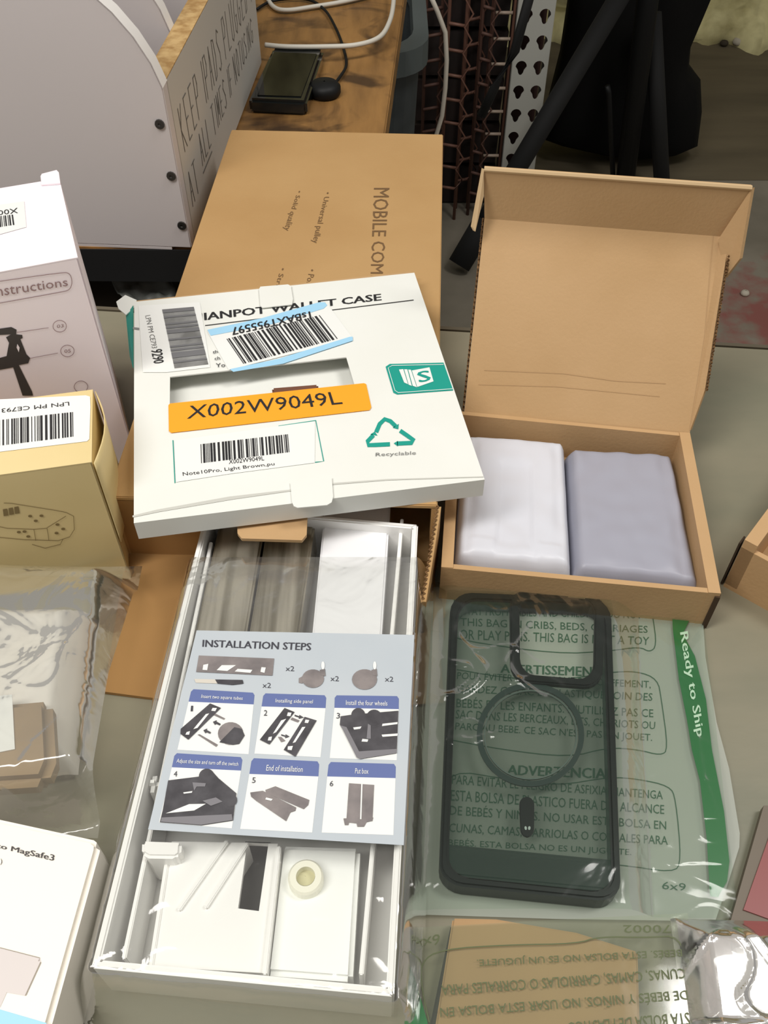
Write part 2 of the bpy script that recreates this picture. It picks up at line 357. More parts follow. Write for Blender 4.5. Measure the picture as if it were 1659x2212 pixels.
hb = plane(Vector((f0.x, f0.y, T)), dl, Vector((0, 0, 1)))
def bd(s_, z, o=0): return Vector((f0.x, f0.y, T)) + dl * s_ + Vector((0, 0, z)) - nl * (0.0003 + o)
m = MB()
def scrib(body, s0, ztop, hh, ww, step):
    x = s0
    for ch in body:
        for st in STK[ch]:
            for (ax, ay), (bx, by) in zip(st, st[1:]):
                p0 = Vector((x + ax * ww, ztop - ay * hh)); p1 = Vector((x + bx * ww, ztop - by * hh)); dd = (p1 - p0).normalized(); mm = Vector((-dd.y, dd.x)) * 0.00055
                q = [p0 + mm - dd * .0006, p1 + mm + dd * .0006, p1 - mm + dd * .0006, p0 - mm - dd * .0006]
                m.add([bd(c.x, c.y) for c in q], [(0, 1, 2, 3)])
        x += step * (0.55 if ch in ' I' else 1)
scrib('KEEP IPADS PLUGGED IN', 0.026, 0.101, 0.032, 0.011, 0.0175)
scrib('AT', 0.022, 0.052, 0.026, 0.010, 0.0155); scrib('ALL TIMES IF NOT', 0.068, 0.060, 0.024, 0.009, 0.0142)
scrib('USING', 0.262, 0.058, 0.022, 0.009, 0.0142)
m.add([bd(0.066, 0.031), bd(0.103, 0.031), bd(0.103, 0.0295), bd(0.066, 0.0295)], [(0, 1, 2, 3)])
m.build('handwriting', mat('faded_marker', (112, 110, 105), 0.6), rk, solid=False)

# black thing on the wooden table, cables, round plug
bx = thing('black_device', 'black glossy flat device lying on the wooden table', 'electronics', tuple(at(600, 220, 0)))
GLB = mat('gloss_black', (22, 25, 25), 0.12, coat=0.6)
MB().slab([(536, 214), (662, 220), (700, 105), (590, 100)], 0, 0.014).build('housing', GLB, bx, bevel=0.003, smooth=False)
MB().slab([(556, 205), (650, 208), (684, 116), (592, 112)], 0.0141, 0.0149).build('screen', mat('dark_screen', (12, 14, 14), 0.05), bx)
def cable(pts, r, h, n=40):
    P = [at(x, y, h) for x, y in pts]; out = []
    for i in range(len(P) - 1):
        p0 = P[max(i - 1, 0)]; p1 = P[i]; p2 = P[i + 1]; p3 = P[min(i + 2, len(P) - 1)]
        for k in range(8):
            t = k / 8; out.append(0.5 * ((2 * p1) + (p2 - p0) * t + (2 * p0 - 5 * p1 + 4 * p2 - p3) * t * t + (3 * p1 - p0 - 3 * p2 + p3) * t ** 3))
    out.append(P[-1]); return out
WCAB = mat('white_cable', (205, 200, 188), 0.45)
tag(MB().tube(cable([(573, 97), (620, 101), (700, 101), (770, 97), (820, 80), (842, 45), (850, 5), (850, -30)], .002, .0165), .0026, 8).build('charging_cable', WCAB, smooth=True), 'white cable looping across the wooden table past the black device', 'cable')
tag(MB().tube(cable([(572, -15), (590, 14), (620, 22), (680, 14), (740, 4), (800, -10)], .002, .004), .0026, 8).build('charging_cable', WCAB, smooth=True), 'white cable at the far top of the wooden table', 'cable')
pl = thing('corded_plug', 'small black round puck on a thin black cord on the wooden table', 'plug', tuple(at(702, 206, 0)))
MB().lathe(at(702, 206, 0), [(0.001, 0), (0.014, 0), (0.016, .003), (0.016, .009), (0.012, .013), (0.001, .014)], 20).build('puck', BLACKP, pl, smooth=True)
MB().tube(cable([(555, 20), (590, 2), (660, -2), (700, 20), (725, 60), (742, 105), (748, 140), (735, 165), (715, 190)], .001, .0035), .0016, 6).build('cord', BLACKP, pl, smooth=True)

# grey bin below and behind the wooden table
BING = mat('grey_bin', (62, 68, 70), 0.6, c2=(54, 60, 62), scale=30)
hb_ = -0.13; bn = thing('waste_bin', 'dark grey plastic bin with rounded rim beside the wooden table', 'bin', (-0.06, 1.5, 0))
rc = at(930, 70, hb_); x1_ = at(928, 100, hb_).x; y0_ = at(850, 118, hb_).y
def rrect(x0, x1, y0, y1, r, n=6):
    out = []
    for cx, cy, a in ((x1 - r, y1 - r, 0), (x0 + r, y1 - r, 90), (x0 + r, y0 + r, 180), (x1 - r, y0 + r, 270)):
        for k in range(n + 1):
            an = math.radians(a + 90 * k / n); out.append((cx + r * math.cos(an), cy + r * math.sin(an)))
    return out
def loops(m, rings):
    n = len(rings[0]); b = len(m.v)
    for r_ in rings: m.v += [Vector(p) for p in r_]
    for i in range(len(rings) - 1): m.f += [(b + i * n + k, b + i * n + (k + 1) % n, b + (i + 1) * n + (k + 1) % n, b + (i + 1) * n + k) for k in range(n)]
    return b, n
X0, X1, Y0, Y1 = x1_ - 0.30, x1_, y0_, y0_ + 0.36
def rr_at(s_, z): return [(x, y, z) for x, y in rrect(X0 + s_, X1 - s_, Y0 + s_, Y1 - s_, 0.07)]
m = MB(); zt = T + hb_
b0, n0 = loops(m, [rr_at(.035, 0), rr_at(.012, zt - .03), rr_at(.016, zt - .03), rr_at(.03, .02)]); m.f.append(tuple(b0 + k for k in range(n0))); m.f.append(tuple(b0 + 3 * n0 + k for k in range(n0)))
m.build('bin_body', BING, bn, smooth=False)
m = MB(); loops(m, [rr_at(.012, zt - .035), rr_at(0, zt - .035), rr_at(0, zt), rr_at(.022, zt), rr_at(.024, zt - .03)]); m.build('rim', mat('bin_rim', (84, 92, 92), 0.5), bn)
tag(MB().tube([atY(925, -20, 1.3), atY(945, 25, 1.3), atY(962, 70, 1.3), atY(965, 130, 1.3), atY(962, 190, 1.3), atY(955, 250, 1.3), atY(940, 300, 1.3), atY(925, 350, 1.3), atY(900, 420, 1.3)], .0032, 8).build('power_cable', mat('dull_white_cable', (190, 182, 168), 0.5), smooth=True), 'white cable hanging down beside the grey bin and wire baskets', 'cable')

# red-brown wire baskets stacked by the rack upright
WIRE = mat('red_wire', (124, 88, 74), 0.5, 0.1); WIREP = mat('pale_wire', (168, 150, 134), 0.45)
DARKR = mat('dark_red_wire', (92, 64, 54), 0.6)
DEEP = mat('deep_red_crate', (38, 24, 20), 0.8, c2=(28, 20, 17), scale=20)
ws = thing('wire_basket_stack', 'tall stack of dark red wire baskets next to the perforated upright', 'basket', (at(1000, 560, -T).x, 1.85, 0))
def vpole(xa, ya, Y, r, name, m_, zt_=1.35, dx=0):
    p = atY(xa, ya, Y); return MB().tube([(p.x, Y, 0.0), (p.x + dx, Y, zt_)], r, 6).build(name, m_, ws, smooth=True)
YA = 1.98
pa = atY(1050, 200, YA).x; pb = atY(1094, 200, YA).x
for x_ in (pa, pb): MB().tube([(x_, YA, 0), (x_, YA, 1.3)], .0035, 6).build('post', WIRE, ws, smooth=True)
rung = None
def rungs(x0, x1, Y, z0, z1, step, m_, r=.0035, tilt=0, off=0):
    base = MB().tube([(0, 0, 0), (x1 - x0, 0, tilt)], r, 6).build('rung', m_, ws, smooth=True)
    z = z0; first = True
    while z < z1:
        o = base if first else base.copy()
        if not first: COL.objects.link(o)
        o.location = (x0, Y, z); first = False; z += step
zr = atY(1080, 90, YA).z - 0.05 * 14
rungs(pa, pb - 0.004, YA - 0.004, zr, 1.28, 0.0505, WIREP)
for k, (xa, xb, Y, mm) in enumerate(((1030, 1052, 1.97, DARKR), (1000, 1028, 2.0, WIRE), (962, 998, 1.95, WIRE), (915, 948, 1.98, DARKR))):
    p0 = atY(xa, 200, Y).x; p1 = atY(xb, 200, Y).x
    for x_ in (p0, p1): MB().tube([(x_, Y, 0), (x_, Y, 1.3)], .004, 6).build('post', mm, ws, smooth=True)
    rungs(p0, p1, Y - .004, 0.06 + 0.013 * k, 1.28, 0.0505, mm, tilt=0.006 * (1 if k % 2 else -1))
    zz = [(p1 + (0.012 if i % 2 else -0.004), Y - .01, 0.08 + i * 0.02525) for i in range(47)]
    MB().tube(zz, .0022, 5).build('zigzag_wire', WIRE if k == 2 else mm, ws, smooth=True)
xl = atY(900, 200, 2.02).x; xr = atY(1083, 200, 2.02).x
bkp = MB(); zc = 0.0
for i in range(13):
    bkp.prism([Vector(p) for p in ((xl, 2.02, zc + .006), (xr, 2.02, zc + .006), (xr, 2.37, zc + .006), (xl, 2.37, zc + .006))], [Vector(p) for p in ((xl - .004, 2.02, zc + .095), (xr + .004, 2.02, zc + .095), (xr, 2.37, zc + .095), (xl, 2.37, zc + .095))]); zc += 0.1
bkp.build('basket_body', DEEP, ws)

# perforated white rack upright
up = thing('rack_upright', 'white perforated steel rack upright with teardrop holes behind the mailer', 'shelving', (atY(1140, 200, 1.97).x, 1.97, 0))
UPM = mat('white_steel', (178, 178, 170), 0.45)
ux0 = atY(1103, 180, 1.97).x; ux1 = atY(1178, 180, 1.97).x; uw = ux1 - ux0; cw = uw / 2
zh = atY(1180, 32, 1.97).z - 0.0508 * 24
m = MB()
for r_ in range(27):
    zc = zh + r_ * 0.0508
    if zc < 0.03: continue
    for c_ in range(2):
        cx = ux0 + cw * (c_ + .5); O = []; I = []
        for k in range(16):
            a = 2 * math.pi * k / 16; cs, sn = math.cos(a), math.sin(a); t = 1 / max(abs(cs), abs(sn))
            O.append((cx + cs * t * cw / 2, 1.97, zc + sn * t * 0.0254))
            rr = 0.0118
            I.append((cx + cs * rr * (1 if sn > -0.2 else 0.62), 1.97, zc + sn * (rr if sn > 0 else 0.018)))
        m.add(O + I, [(k, (k + 1) % 16, 16 + (k + 1) % 16, 16 + k) for k in range(16)])
o_ = m.build('perforated_face', UPM, up, solid=False, thick=0.002)
m = MB()
for x_ in (ux0, ux1): m.prism([Vector((x_ - .001, 1.9705, 0)), Vector((x_ + .001, 1.9705, 0)), Vector((x_ + .001, 2.04, 0)), Vector((x_ - .001, 2.04, 0))], [Vector((x_ - .001, 1.9705, 1.36)), Vector((x_ + .001, 1.9705, 1.36)), Vector((x_ + .001, 2.04, 1.36)), Vector((x_ - .001, 2.04, 1.36))])
m.build('side_web', UPM, up)
MB().prism([Vector((ux0, 2.06, 0)), Vector((ux1, 2.06, 0)), Vector((ux1, 2.07, 0)), Vector((ux0, 2.07, 0))], [Vector((ux0, 2.06, 1.36)), Vector((ux1, 2.06, 1.36)), Vector((ux1, 2.07, 1.36)), Vector((ux0, 2.07, 1.36))]).build('back_plate', mat('dark_brown', (58, 34, 30), 0.8), up)  # plate added behind the holes so the hollow reads brownish dark

# tripod stand and black bag
tp = thing('tripod_stand', 'black tripod stand standing on the concrete beyond the table', 'stand', tuple(at(1380, 425, -T)))
top = atY(1400, -120, 2.03)
pf = at(1346, 425, -T); p0_ = atY(1399, 0, 2.02)
MB().tube([pf, p0_, p0_ + (p0_ - pf) * 0.25], .0225, 14).build('pole', BLACKP, tp, smooth=True)
rf = at(1432, 434, -T); p1_ = atY(1410, 30, 2.09); MB().tube([rf, p1_], [.019, .019], 12).build('leg', BLACKM, tp, smooth=True)
lf = at(990, 590, -T); l1 = atY(1352, -30, 2.0)
LG = lf + Vector((0, 0, .02))
MB().tube([LG + (l1 - LG) * .12, l1], .021, 12).build('leg', BLACKM, tp, smooth=True)
MB().tube([LG, LG + (l1 - LG) * .17], [.026, .027], 14).build('rubber_foot', mat('rubber', (14, 14, 14), 0.85), tp, smooth=True)
MB().tube([at(1326, 420, -T), atY(1315, 200, 2.0), atY(1312, 185, 2.0)], .006, 8).build('brace_rod', BLACKP, tp, smooth=True)
tag(MB().tube([atY(1150, -30, 1.72), atY(1112, 110, 1.72), atY(1068, 190, 1.72), atY(1040, 250, 1.72)], .009, 8).build('dark_strap', BLACKM, smooth=True), 'dark strap hanging in front of the wire baskets and upright', 'strap')
m = MB(); ol = [(1228, -60), (1224, 60), (1206, 180), (1178, 290), (1162, 335), (1210, 352), (1300, 372), (1380, 380), (1450, 372), (1497, 352), (1506, 280), (1503, 212), (1478, 185), (1484, 120), (1518, 40), (1560, -60)]
Yb = 2.24; P = [atY(x, y, Yb) for x, y in ol]; lowz = min(p.z for p in P)
for p in P: p.z = p.z - lowz + 0.0 if p.z - lowz < 0.0 else p.z
cpt = sum(P, Vector()) / len(P); n = len(P); rings = []
for s_, dy in ((0.55, -0.075), (0.85, -0.055), (1.0, 0.0), (0.95, 0.09), (0.7, 0.14)):
    rings.append([Vector((cpt.x + (p.x - cpt.x) * s_, Yb + dy, cpt.z + (p.z - cpt.z) * s_)) for p in P])
mn = min(p.z for r_ in rings for p in r_)
b_, _ = loops(m, rings); m.f.append(tuple(b_ + k for k in range(n))); m.f.append(tuple(b_ + 4 * n + k for k in range(n)))
for v in m.v: v.z -= mn
bg = m.build('equipment_bag', mat('black_fabric', (9, 9, 8), 0.95, spec=0.2, c2=(13, 12, 11), scale=15, bump=0.3, bscale=60), smooth=True)
bg.data.update(); tag(bg, 'large black cloth bag standing behind the tripod pole', 'bag')
# grey plastic sack in the gap between tables
g0 = at(225, 596, -0.06)
m = MB().grid(24, 14, lambda u, v: (lambda p: Vector((p.x, p.y, p.z + 0.012 * noise.noise(p * 40) + 0.008 * noise.noise(p * 110))))(at(*bil([(228, 598), (368, 606), (392, 655), (300, 690)], u, v), -0.045 - 0.01 * v)))
tag(m.build('plastic_sack', mat('grey_sack', (98, 100, 96), 0.5), smooth=True, solid=False, thick=0.001), 'grey plastic sack slumped in the dark gap below the white rack', 'sack')
MB
sh = MB().slabw([(-0.5, 0.556), (-0.04, 0.545), (-0.04, 0.63), (-0.5, 0.64)], -0.075, -0.065).build('gap_dark_board', BLACKM)  # black board added so the gap between the tables reads as dark shade
tag(sh, 'black board added low between the two tables to darken the gap', 'shelf')
# ------------------------------------------------------------------ big kraft carton
cz = 0.05; K = level(cz)
ct = thing('shipping_carton', 'long kraft shipping carton printed MOBILE COMP under the white case box', 'box', tuple(at(600, 800, 0)))
cTL, cTR, cBR, cBL = at(500, 280, cz), at(957, 290, cz), at(945, 1092, cz), at(231, 1073, cz)
ctp = MB().board([cTL, cTR, cBR, cBL], .003).build('top_panel', KRAFT, ct, bevel=0.0006)
g = lambda p, h=0: Vector((p.x, p.y, T + h))
def upright(a, b, h0, h1, t, name, m_, par, inward):
    d_ = (b - a); d_.z = 0; d_.normalize(); m2 = Vector((-d_.y, d_.x, 0)) * t * inward
    return MB().prism([v3(a, h0), v3(b, h0), v3(b + m2, h0), v3(a + m2, h0)], [v3(a, h1), v3(b, h1), v3(b + m2, h1), v3(a + m2, h1)]).build(name, m_, par)
upright(cBL, cTL, .003, cz - .003, .003, 'side_panel', KRAFT, ct, -1)
upright(cTR, cBR, .003, cz - .003, .003, 'side_panel', KRAFT, ct, -1)
upright(cTL, cTR, .003, cz - .003, .003, 'back_panel', KRAFT, ct, -1)
fx = cBL + (cBR - cBL) * 0.27
KSHADE = mat('shaded_kraft', (160, 120, 70), 0.85, c2=(150, 112, 64), scale=15)  # darker kraft copy: shade painted into the front panel and flap
upright(cBL, fx, .003, cz - .003, .003, 'front_panel', KSHADE, ct, 1)
MB().prism([v3(p, 0) for p in (cBL, cBR, cTR, cTL)], [v3(p, .003) for p in (cBL, cBR, cTR, cTL)]).build('bottom_panel', KRAFT, ct)
fl0 = at(225, 1495, .002); fd = (fl0 - cBL); fd.z = 0
FB = [v3(cBL, .0025), v3(cBR, .0025), v3(cBR, .0025) + Vector((.002, fd.y, 0)), v3(cBL, .0025) + fd]
arc = [FB[3] + (FB[2] - FB[3]) * (k / 8) + Vector((0, -0.006 * math.sin(math.pi * k / 8), 0)) for k in range(9)]
MB().board([FB[0], FB[1]] + arc[::-1], .0022).build('front_flap', KSHADE, ct)
# torn side flap with fluted edge at the right of the opening
a = at(946, 1096, cz); b = at(912, 1300, 0.03)
zf = MB(); nn = 60
P0 = [cBR.lerp(Vector((b.x, b.y, b.z)), k / nn) + Vector((0.0008 * math.sin(k * 2.2), 0, 0)) for k in range(nn + 1)]
zf.tube(P0, .0005, 5); zf.build('fluted_edge', KRAFTD, ct, smooth=True)
MB().prism([v3(cBR, .003), v3(b, .003), v3(b + Vector((.002, 0, 0)), .003), v3(cBR + Vector((.002, 0, 0)), .003)], [v3(cBR, cz - .001), v3(b, .03), v3(b + Vector((.002, 0, 0)), .03), v3(cBR + Vector((.002, 0, 0)), cz - .001)]).build('side_flap', KRAFT, ct)
C_ = Z(500, 0, 2.765)
for s_, q in (('MOBILE COMPUTER', [(945, 1122), (885, 1895), (820, 1895), (850, 1122)]), ('\u2022 Universal pulley', [(590, 1148), (520, 1452), (470, 1450), (552, 1146)]),
              ('\u2022 Solid quality', [(418, 1140), (350, 1380), (300, 1372), (388, 1138)]), ('\u2022 Portable', [(500, 1610), (462, 1790), (425, 1786), (465, 1606)]), ('\u2022 Strong', [(322, 1602), (270, 1780), (232, 1776), (285, 1598)])):
    MB().text(K, s_, C_(q)).build('printed_lettering', INKB, ctp, solid=False)
# ------------------------------------------------------------------ white stand tray inside its bag
th = 0.036; KT = level(th)
tl, tr, br, bl = at(432, 1150, th), at(905, 1098, th), at(851, 2152, th), at(196, 2090, th)
uT = (br - bl); LT = uT.length; uT.normalize(); vT = (tl - bl); vT.normalize()
vR = (tr - br).normalized()
DT = 0.232
TL_, TR_ = bl + vT * DT, br + vR * (DT - .004)
tr_ = thing('plastic_stand_tray', 'long white plastic stand tray holding steel tubes inside clear bag', 'tray', tuple(at(560, 1700, 0)))
def inset(P, s_):
    c = sum(P, Vector()) / 4; out = []
    for i in range(4):
        p = P[i]; a = (P[(i + 1) % 4] - p).normalized(); b = (P[i - 1] - p).normalized(); out.append(p + (a + b) * s_)
    return out
RIM = [bl, br, TR_, TL_]; base0 = 0.004
m = MB()
r1 = inset(RIM, .003); 
for i in range(4):
    j = (i + 1) % 4
    m.prism([v3(q, base0) for q in (RIM[i], RIM[j], r1[j], r1[i])], [v3(q, th) for q in (RIM[i], RIM[j], r1[j], r1[i])])
m.build('rim', WHITEP, tr_, bevel=0.0008)
MB().prism([v3(q, base0) for q in r1], [v3(q, base0 + .002) for q in r1]).build('tray_floor', WHITEP, tr_)
# inner rails and ribs
def rib(x0, y0, x1, y1, hb0, ht, t=.0018, name='rib', m_=WHITEP):
    a, b = at(x0, y0, ht), at(x1, y1, ht); return MB().wall((a.x, a.y), (b.x, b.y), t, hb0, ht).build(name, m_, tr_, bevel=0.0004)
LZ = Z(130, 1750, 2.074)
rib(452, 1170, 262, 2070, .006, .030); rib(865, 1120, 775, 2105, .006, .031)
rib(*LZ([(970, 160)])[0], *LZ([(905, 735)])[0], .006, .029)
rib(*LZ([(470, 215)])[0], *LZ([(395, 700)])[0], .006, .027)
rib(*LZ([(740, 130)])[0], *LZ([(520, 440)])[0], .006, .028); rib(*LZ([(830, 140)])[0], *LZ([(640, 430)])[0], .006, .028)
SLOT = LZ([(838, 145), (933, 150), (890, 452), (797, 440)])
PAN = LZ([(470, 300), (935, 148), (905, 735), (420, 690)])
# raised plate with the dark slot through it
po = [at(x, y, .026) for x, y in LZ([(500, 140), (975, 150), (915, 730), (400, 700)])]; pi_ = [at(x, y, .026) for x, y in SLOT]
MB().hole(po, pi_, .003).build('slotted_plate', WHITEP, tr_, bevel=0.0004)
MB().slab(LZ([(830, 140), (943, 145), (900, 465), (790, 450)]), .0065, .009).build('dark_insert', mat('dark_slot', (58, 58, 54), 0.6), tr_)
MB().slab(LZ([(985, 155), (1345, 165), (1310, 765), (915, 735)]), .008, .0235).build('compartment_plate', mat('milky_plastic', (250, 251, 248), 0.25), tr_, bevel=0.002)
c = at(660, 1893, .029); MB().lathe(c, [(0.0039, -.006), (0.0039, 0), (0.0064, 0.0), (0.0072, -.001), (0.0072, -.006)], 28).build('caster_socket', mat('socket_cream', (246, 244, 226), 0.3), tr_, smooth=False)
MB().lathe(at(660, 1893, .0245), [(0.0001, .0002), (0.0039, .0002)], 20).build('socket_hole', mat('cream_shadow', (205, 200, 160), 0.6), tr_)
MB().slab([(306, 1815), (392, 1818), (390, 1845), (378, 1853), (320, 1852), (305, 1843)], .008, .0345).build('end_tab', WHITEP, tr_, bevel=0.003)
MB().slab([(312, 1672), (352, 1668), (345, 1705), (306, 1706)], .008, .032).build('corner_block', WHITEP, tr_, bevel=0.003)
# steel tubes
def steel():
    m = mat('polished_steel', (222, 214, 196), 0.24, 0.75, c2=(150, 142, 122), scale=22, bump=0.04, bscale=12, stretch=(6, 0.35, 1), lo=0.4, hi=0.6); return m  # long colour streaks painted in for reflections along the tubes
STL = steel(); U2 = Z(200, 1080, 2.127)
tubes = [U2([(585, 90), (795, 90), (702, 640), (462, 640)]), U2([(806, 90), (1028, 70), (945, 640), (714, 640)])]
for i, q in enumerate(tubes):
    (x0, y0), (x1, y1), (x2, y2), (x3, y3) = q
    k = 0.42; q = [(x0, y0), (x1, y1), (x2 + (x2 - x1) * k, y2 + (y2 - y1) * k), (x3 + (x3 - x0) * k, y3 + (y3 - y0) * k)]
    o_ = MB().slab(q, .0063, .029).build('steel_tube', STL, bevel=0.0012)
    tag(o_, ('polished square steel tube on the left in the white tray', 'polished square steel tube next to the white plate in the tray')[i], 'tube', 'steel tubes in the tray')
o_ = MB().slab(U2([(1068, 20), (1370, 0), (1312, 860), (985, 860)]), .0065, .0295).build('plastic_plate', mat('bright_white_plastic', (250, 250, 252), 0.3, tl=0.1), bevel=0.001)
tag(o_, 'smooth white plastic plate lying beside the steel tubes', 'plate')
o_ = MB().slab([(512, 1120), (664, 1118), (662, 1155), (652, 1167), (522, 1163), (513, 1152)], .0455, .0475).build('kraft_card', KRAFT2, bevel=0)
o_.location.z = -0.0145
o_.location.z = 0
tag(o_, 'rounded kraft card tab sticking out under the white case box', 'card')
# instruction leaflet
SH = Z(300, 1350, 2.765); hs = .0412; KS = level(hs)
lf_ = thing('instruction_leaflet', 'pale blue instruction sheet titled INSTALLATION STEPS on the tray', 'leaflet', tuple(at(600, 1600, hs)))
def shf(u, v):
    x, y = bil(SH([(345, 33), (1645, 60), (1582, 1316), (55, 1222)]), u, v); return at(x, y, hs)
sheet = MB().grid(8, 8, shf).build('sheet', mat('pale_blue_paper', (188, 195, 200), 0.4, c2=(182, 190, 196), scale=20), lf_, solid=False, thick=0.0002)
DINK = mat('dark_ink', (62, 62, 70), 0.5)
m = MB(); m.text(KS, 'INSTALLATION STEPS', SH([(383, 88), (1030, 108), (1026, 152), (380, 130)]), bold=True)
for q in ([(878, 244), (928, 246), (928, 276), (876, 274)], [(740, 344), (790, 346), (788, 376), (738, 374)], [(1145, 304), (1195, 306), (1195, 336), (1144, 334)], [(1470, 307), (1520, 309), (1520, 339), (1469, 337)]): m.text(KS, 'x2', SH(q))
m.build('dark_lettering', DINK, sheet, solid=False)
HD = [[(315, 383), (692, 405), (685, 475), (297, 458)], [(745, 408), (1120, 420), (1115, 497), (733, 487)], [(1170, 420), (1553, 425), (1552, 503), (1168, 495)],
      [(215, 765), (620, 790), (610, 870), (197, 850)], [(675, 795), (1078, 815), (1072, 905), (660, 890)], [(1135, 818), (1535, 830), (1533, 915), (1125, 905)]]
PN = [[(297, 458), (685, 475), (655, 772), (230, 745)], [(733, 487), (1115, 497), (1085, 790), (690, 768)], [(1168, 495), (1552, 503), (1540, 808), (1140, 795)],
      [(197, 850), (610, 870), (555, 1215), (120, 1180)], [(660, 890), (1072, 905), (1035, 1240), (605, 1218)], [(1125, 905), (1533, 915), (1520, 1255), (1092, 1240)]]
WP = ([(385, 238), (415, 232), (408, 270), (380, 268)], [(495, 240), (580, 240), (528, 275), (464, 270)], [(590, 262), (678, 268), (666, 286), (572, 278)], [(732, 252), (758, 254), (750, 286), (726, 280)], [(440, 495), (466, 496), (456, 515), (432, 512)], [(400, 532), (420, 528), (350, 615), (325, 622)], [(285, 640), (305, 634), (300, 655), (278, 655)],
          [(890, 522), (912, 524), (905, 545), (884, 543)], [(850, 570), (880, 560), (820, 640), (800, 650)], [(775, 670), (795, 666), (790, 690), (770, 690)], [(995, 565), (1018, 568), (1010, 586), (990, 584)], [(975, 610), (995, 608), (935, 700), (918, 705)], [(890, 725), (920, 722), (912, 748), (888, 745)],
          [(1455, 590), (1545, 580), (1544, 592), (1452, 604)], [(1450, 655), (1546, 648), (1544, 662), (1455, 668)], [(1280, 612), (1330, 606), (1322, 620), (1285, 625)], [(1335, 680), (1370, 684), (1365, 698), (1330, 696)],
          [(195, 1112), (300, 1070), (400, 1068), (330, 1108), (160, 1125)], [(265, 1000), (320, 992), (316, 1002), (268, 1008)], [(760, 1030), (800, 1040), (790, 1050), (755, 1042)])
GP = ([(358, 182), (808, 200), (798, 302), (342, 280)], [(1255, 945), (1405, 955), (1395, 1172), (1240, 1162)], [(1222, 1155), (1400, 1150), (1395, 1170), (1360, 1178), (1345, 1205), (1305, 1205), (1300, 1185), (1255, 1180), (1252, 1195), (1230, 1195)],
          [(665, 1000), (740, 990), (940, 1090), (935, 1110), (905, 1120), (880, 1172), (700, 1050), (670, 1025)], [(755, 985), (815, 963), (1018, 1045), (1012, 1075), (985, 1100), (760, 1003)],
          [(350, 655), (362, 652), (472, 715), (462, 728)], [(440, 535), (455, 528), (515, 558), (508, 566)], [(830, 668), (850, 668), (876, 692), (850, 700)], [(915, 552), (960, 570), (950, 582), (905, 565)])
DP = ([(425, 468), (490, 495), (295, 685), (248, 650), (250, 620)], [(870, 495), (930, 520), (780, 714), (722, 685)], [(990, 548), (1062, 570), (935, 787), (865, 745)],
          [(1205, 545), (1275, 535), (1550, 512), (1540, 765), (1320, 800), (1200, 595)], [(175, 928), (360, 905), (375, 870), (430, 865), (475, 915), (582, 1005), (562, 1168), (372, 1197), (125, 1178), (142, 1108)],
          [(455, 325), (620, 328), (625, 350), (560, 358), (470, 350)], [(480, 700), (570, 610), (615, 620), (632, 660), (600, 710), (560, 716)],
          [(442, 578), (465, 568), (463, 576), (488, 590), (484, 600), (460, 590), (455, 598)], [(385, 628), (408, 618), (406, 627), (430, 640), (426, 650), (403, 640), (398, 648)],
          [(930, 535), (958, 545), (958, 536), (985, 552), (955, 560), (955, 552), (930, 544)], [(850, 652), (876, 660), (876, 652), (900, 666), (874, 676), (874, 668), (850, 660)])
MP = ([(1300, 800 - 10), (1320, 800), (1540, 765), (1540, 740), (1315, 755), (1240, 610), (1205, 600)], [(130, 1175), (135, 1150), (555, 1130), (560, 1165), (372, 1194)], [(320, 940), (400, 945), (395, 965), (345, 965), (330, 990)], [(380, 1050), (460, 1030), (500, 1055), (430, 1080)], [(1368, 590), (1385, 600), (1385, 680), (1360, 680)])
def ell_(cx, cy, rx, ry, n=22): return [(cx + rx * math.cos(2 * math.pi * k / n), cy + ry * math.sin(2 * math.pi * k / n)) for k in range(n)]
GP = list(GP) + [ell_(548, 648, 76, 68)]
DP = list(DP) + [ell_(x, y, r_ * 2.76, r_ * 2.76) for x, y, r_ in ((1310, 537, 15), (1405, 552, 17), (405, 905, 17), (385, 985, 14), (545, 1045, 15))]
GREYP = mat('picture_grey', (112, 106, 106), 0.5, c2=(138, 130, 128), scale=90); DARKP = mat('picture_dark', (58, 56, 60), 0.5, c2=(78, 76, 80), scale=120); MIDP = mat('picture_mid', (122, 120, 124), 0.5)
HBL = mat('heading_blue', (96, 110, 160), 0.45); NUMS = ((312, 482), (748, 508), (1182, 525), (210, 872), (678, 910), (1142, 930))
def inpan(q):
    cx = sum(p[0] for p in q) / len(q); cy = sum(p[1] for p in q) / len(q)
    for i, P in enumerate(PN):
        xs_ = [p[0] for p in P]; ys_ = [p[1] for p in P]
        if P[0][1] - 40 <= cy <= max(ys_) + 5:
            t = (cy - P[0][1]) / (P[3][1] - P[0][1]); xl_ = P[0][0] + (P[3][0] - P[0][0]) * t; xr_ = P[1][0] + (P[2][0] - P[1][0]) * t
            if xl_ - 12 <= cx <= xr_ + 12: return i
    return -1
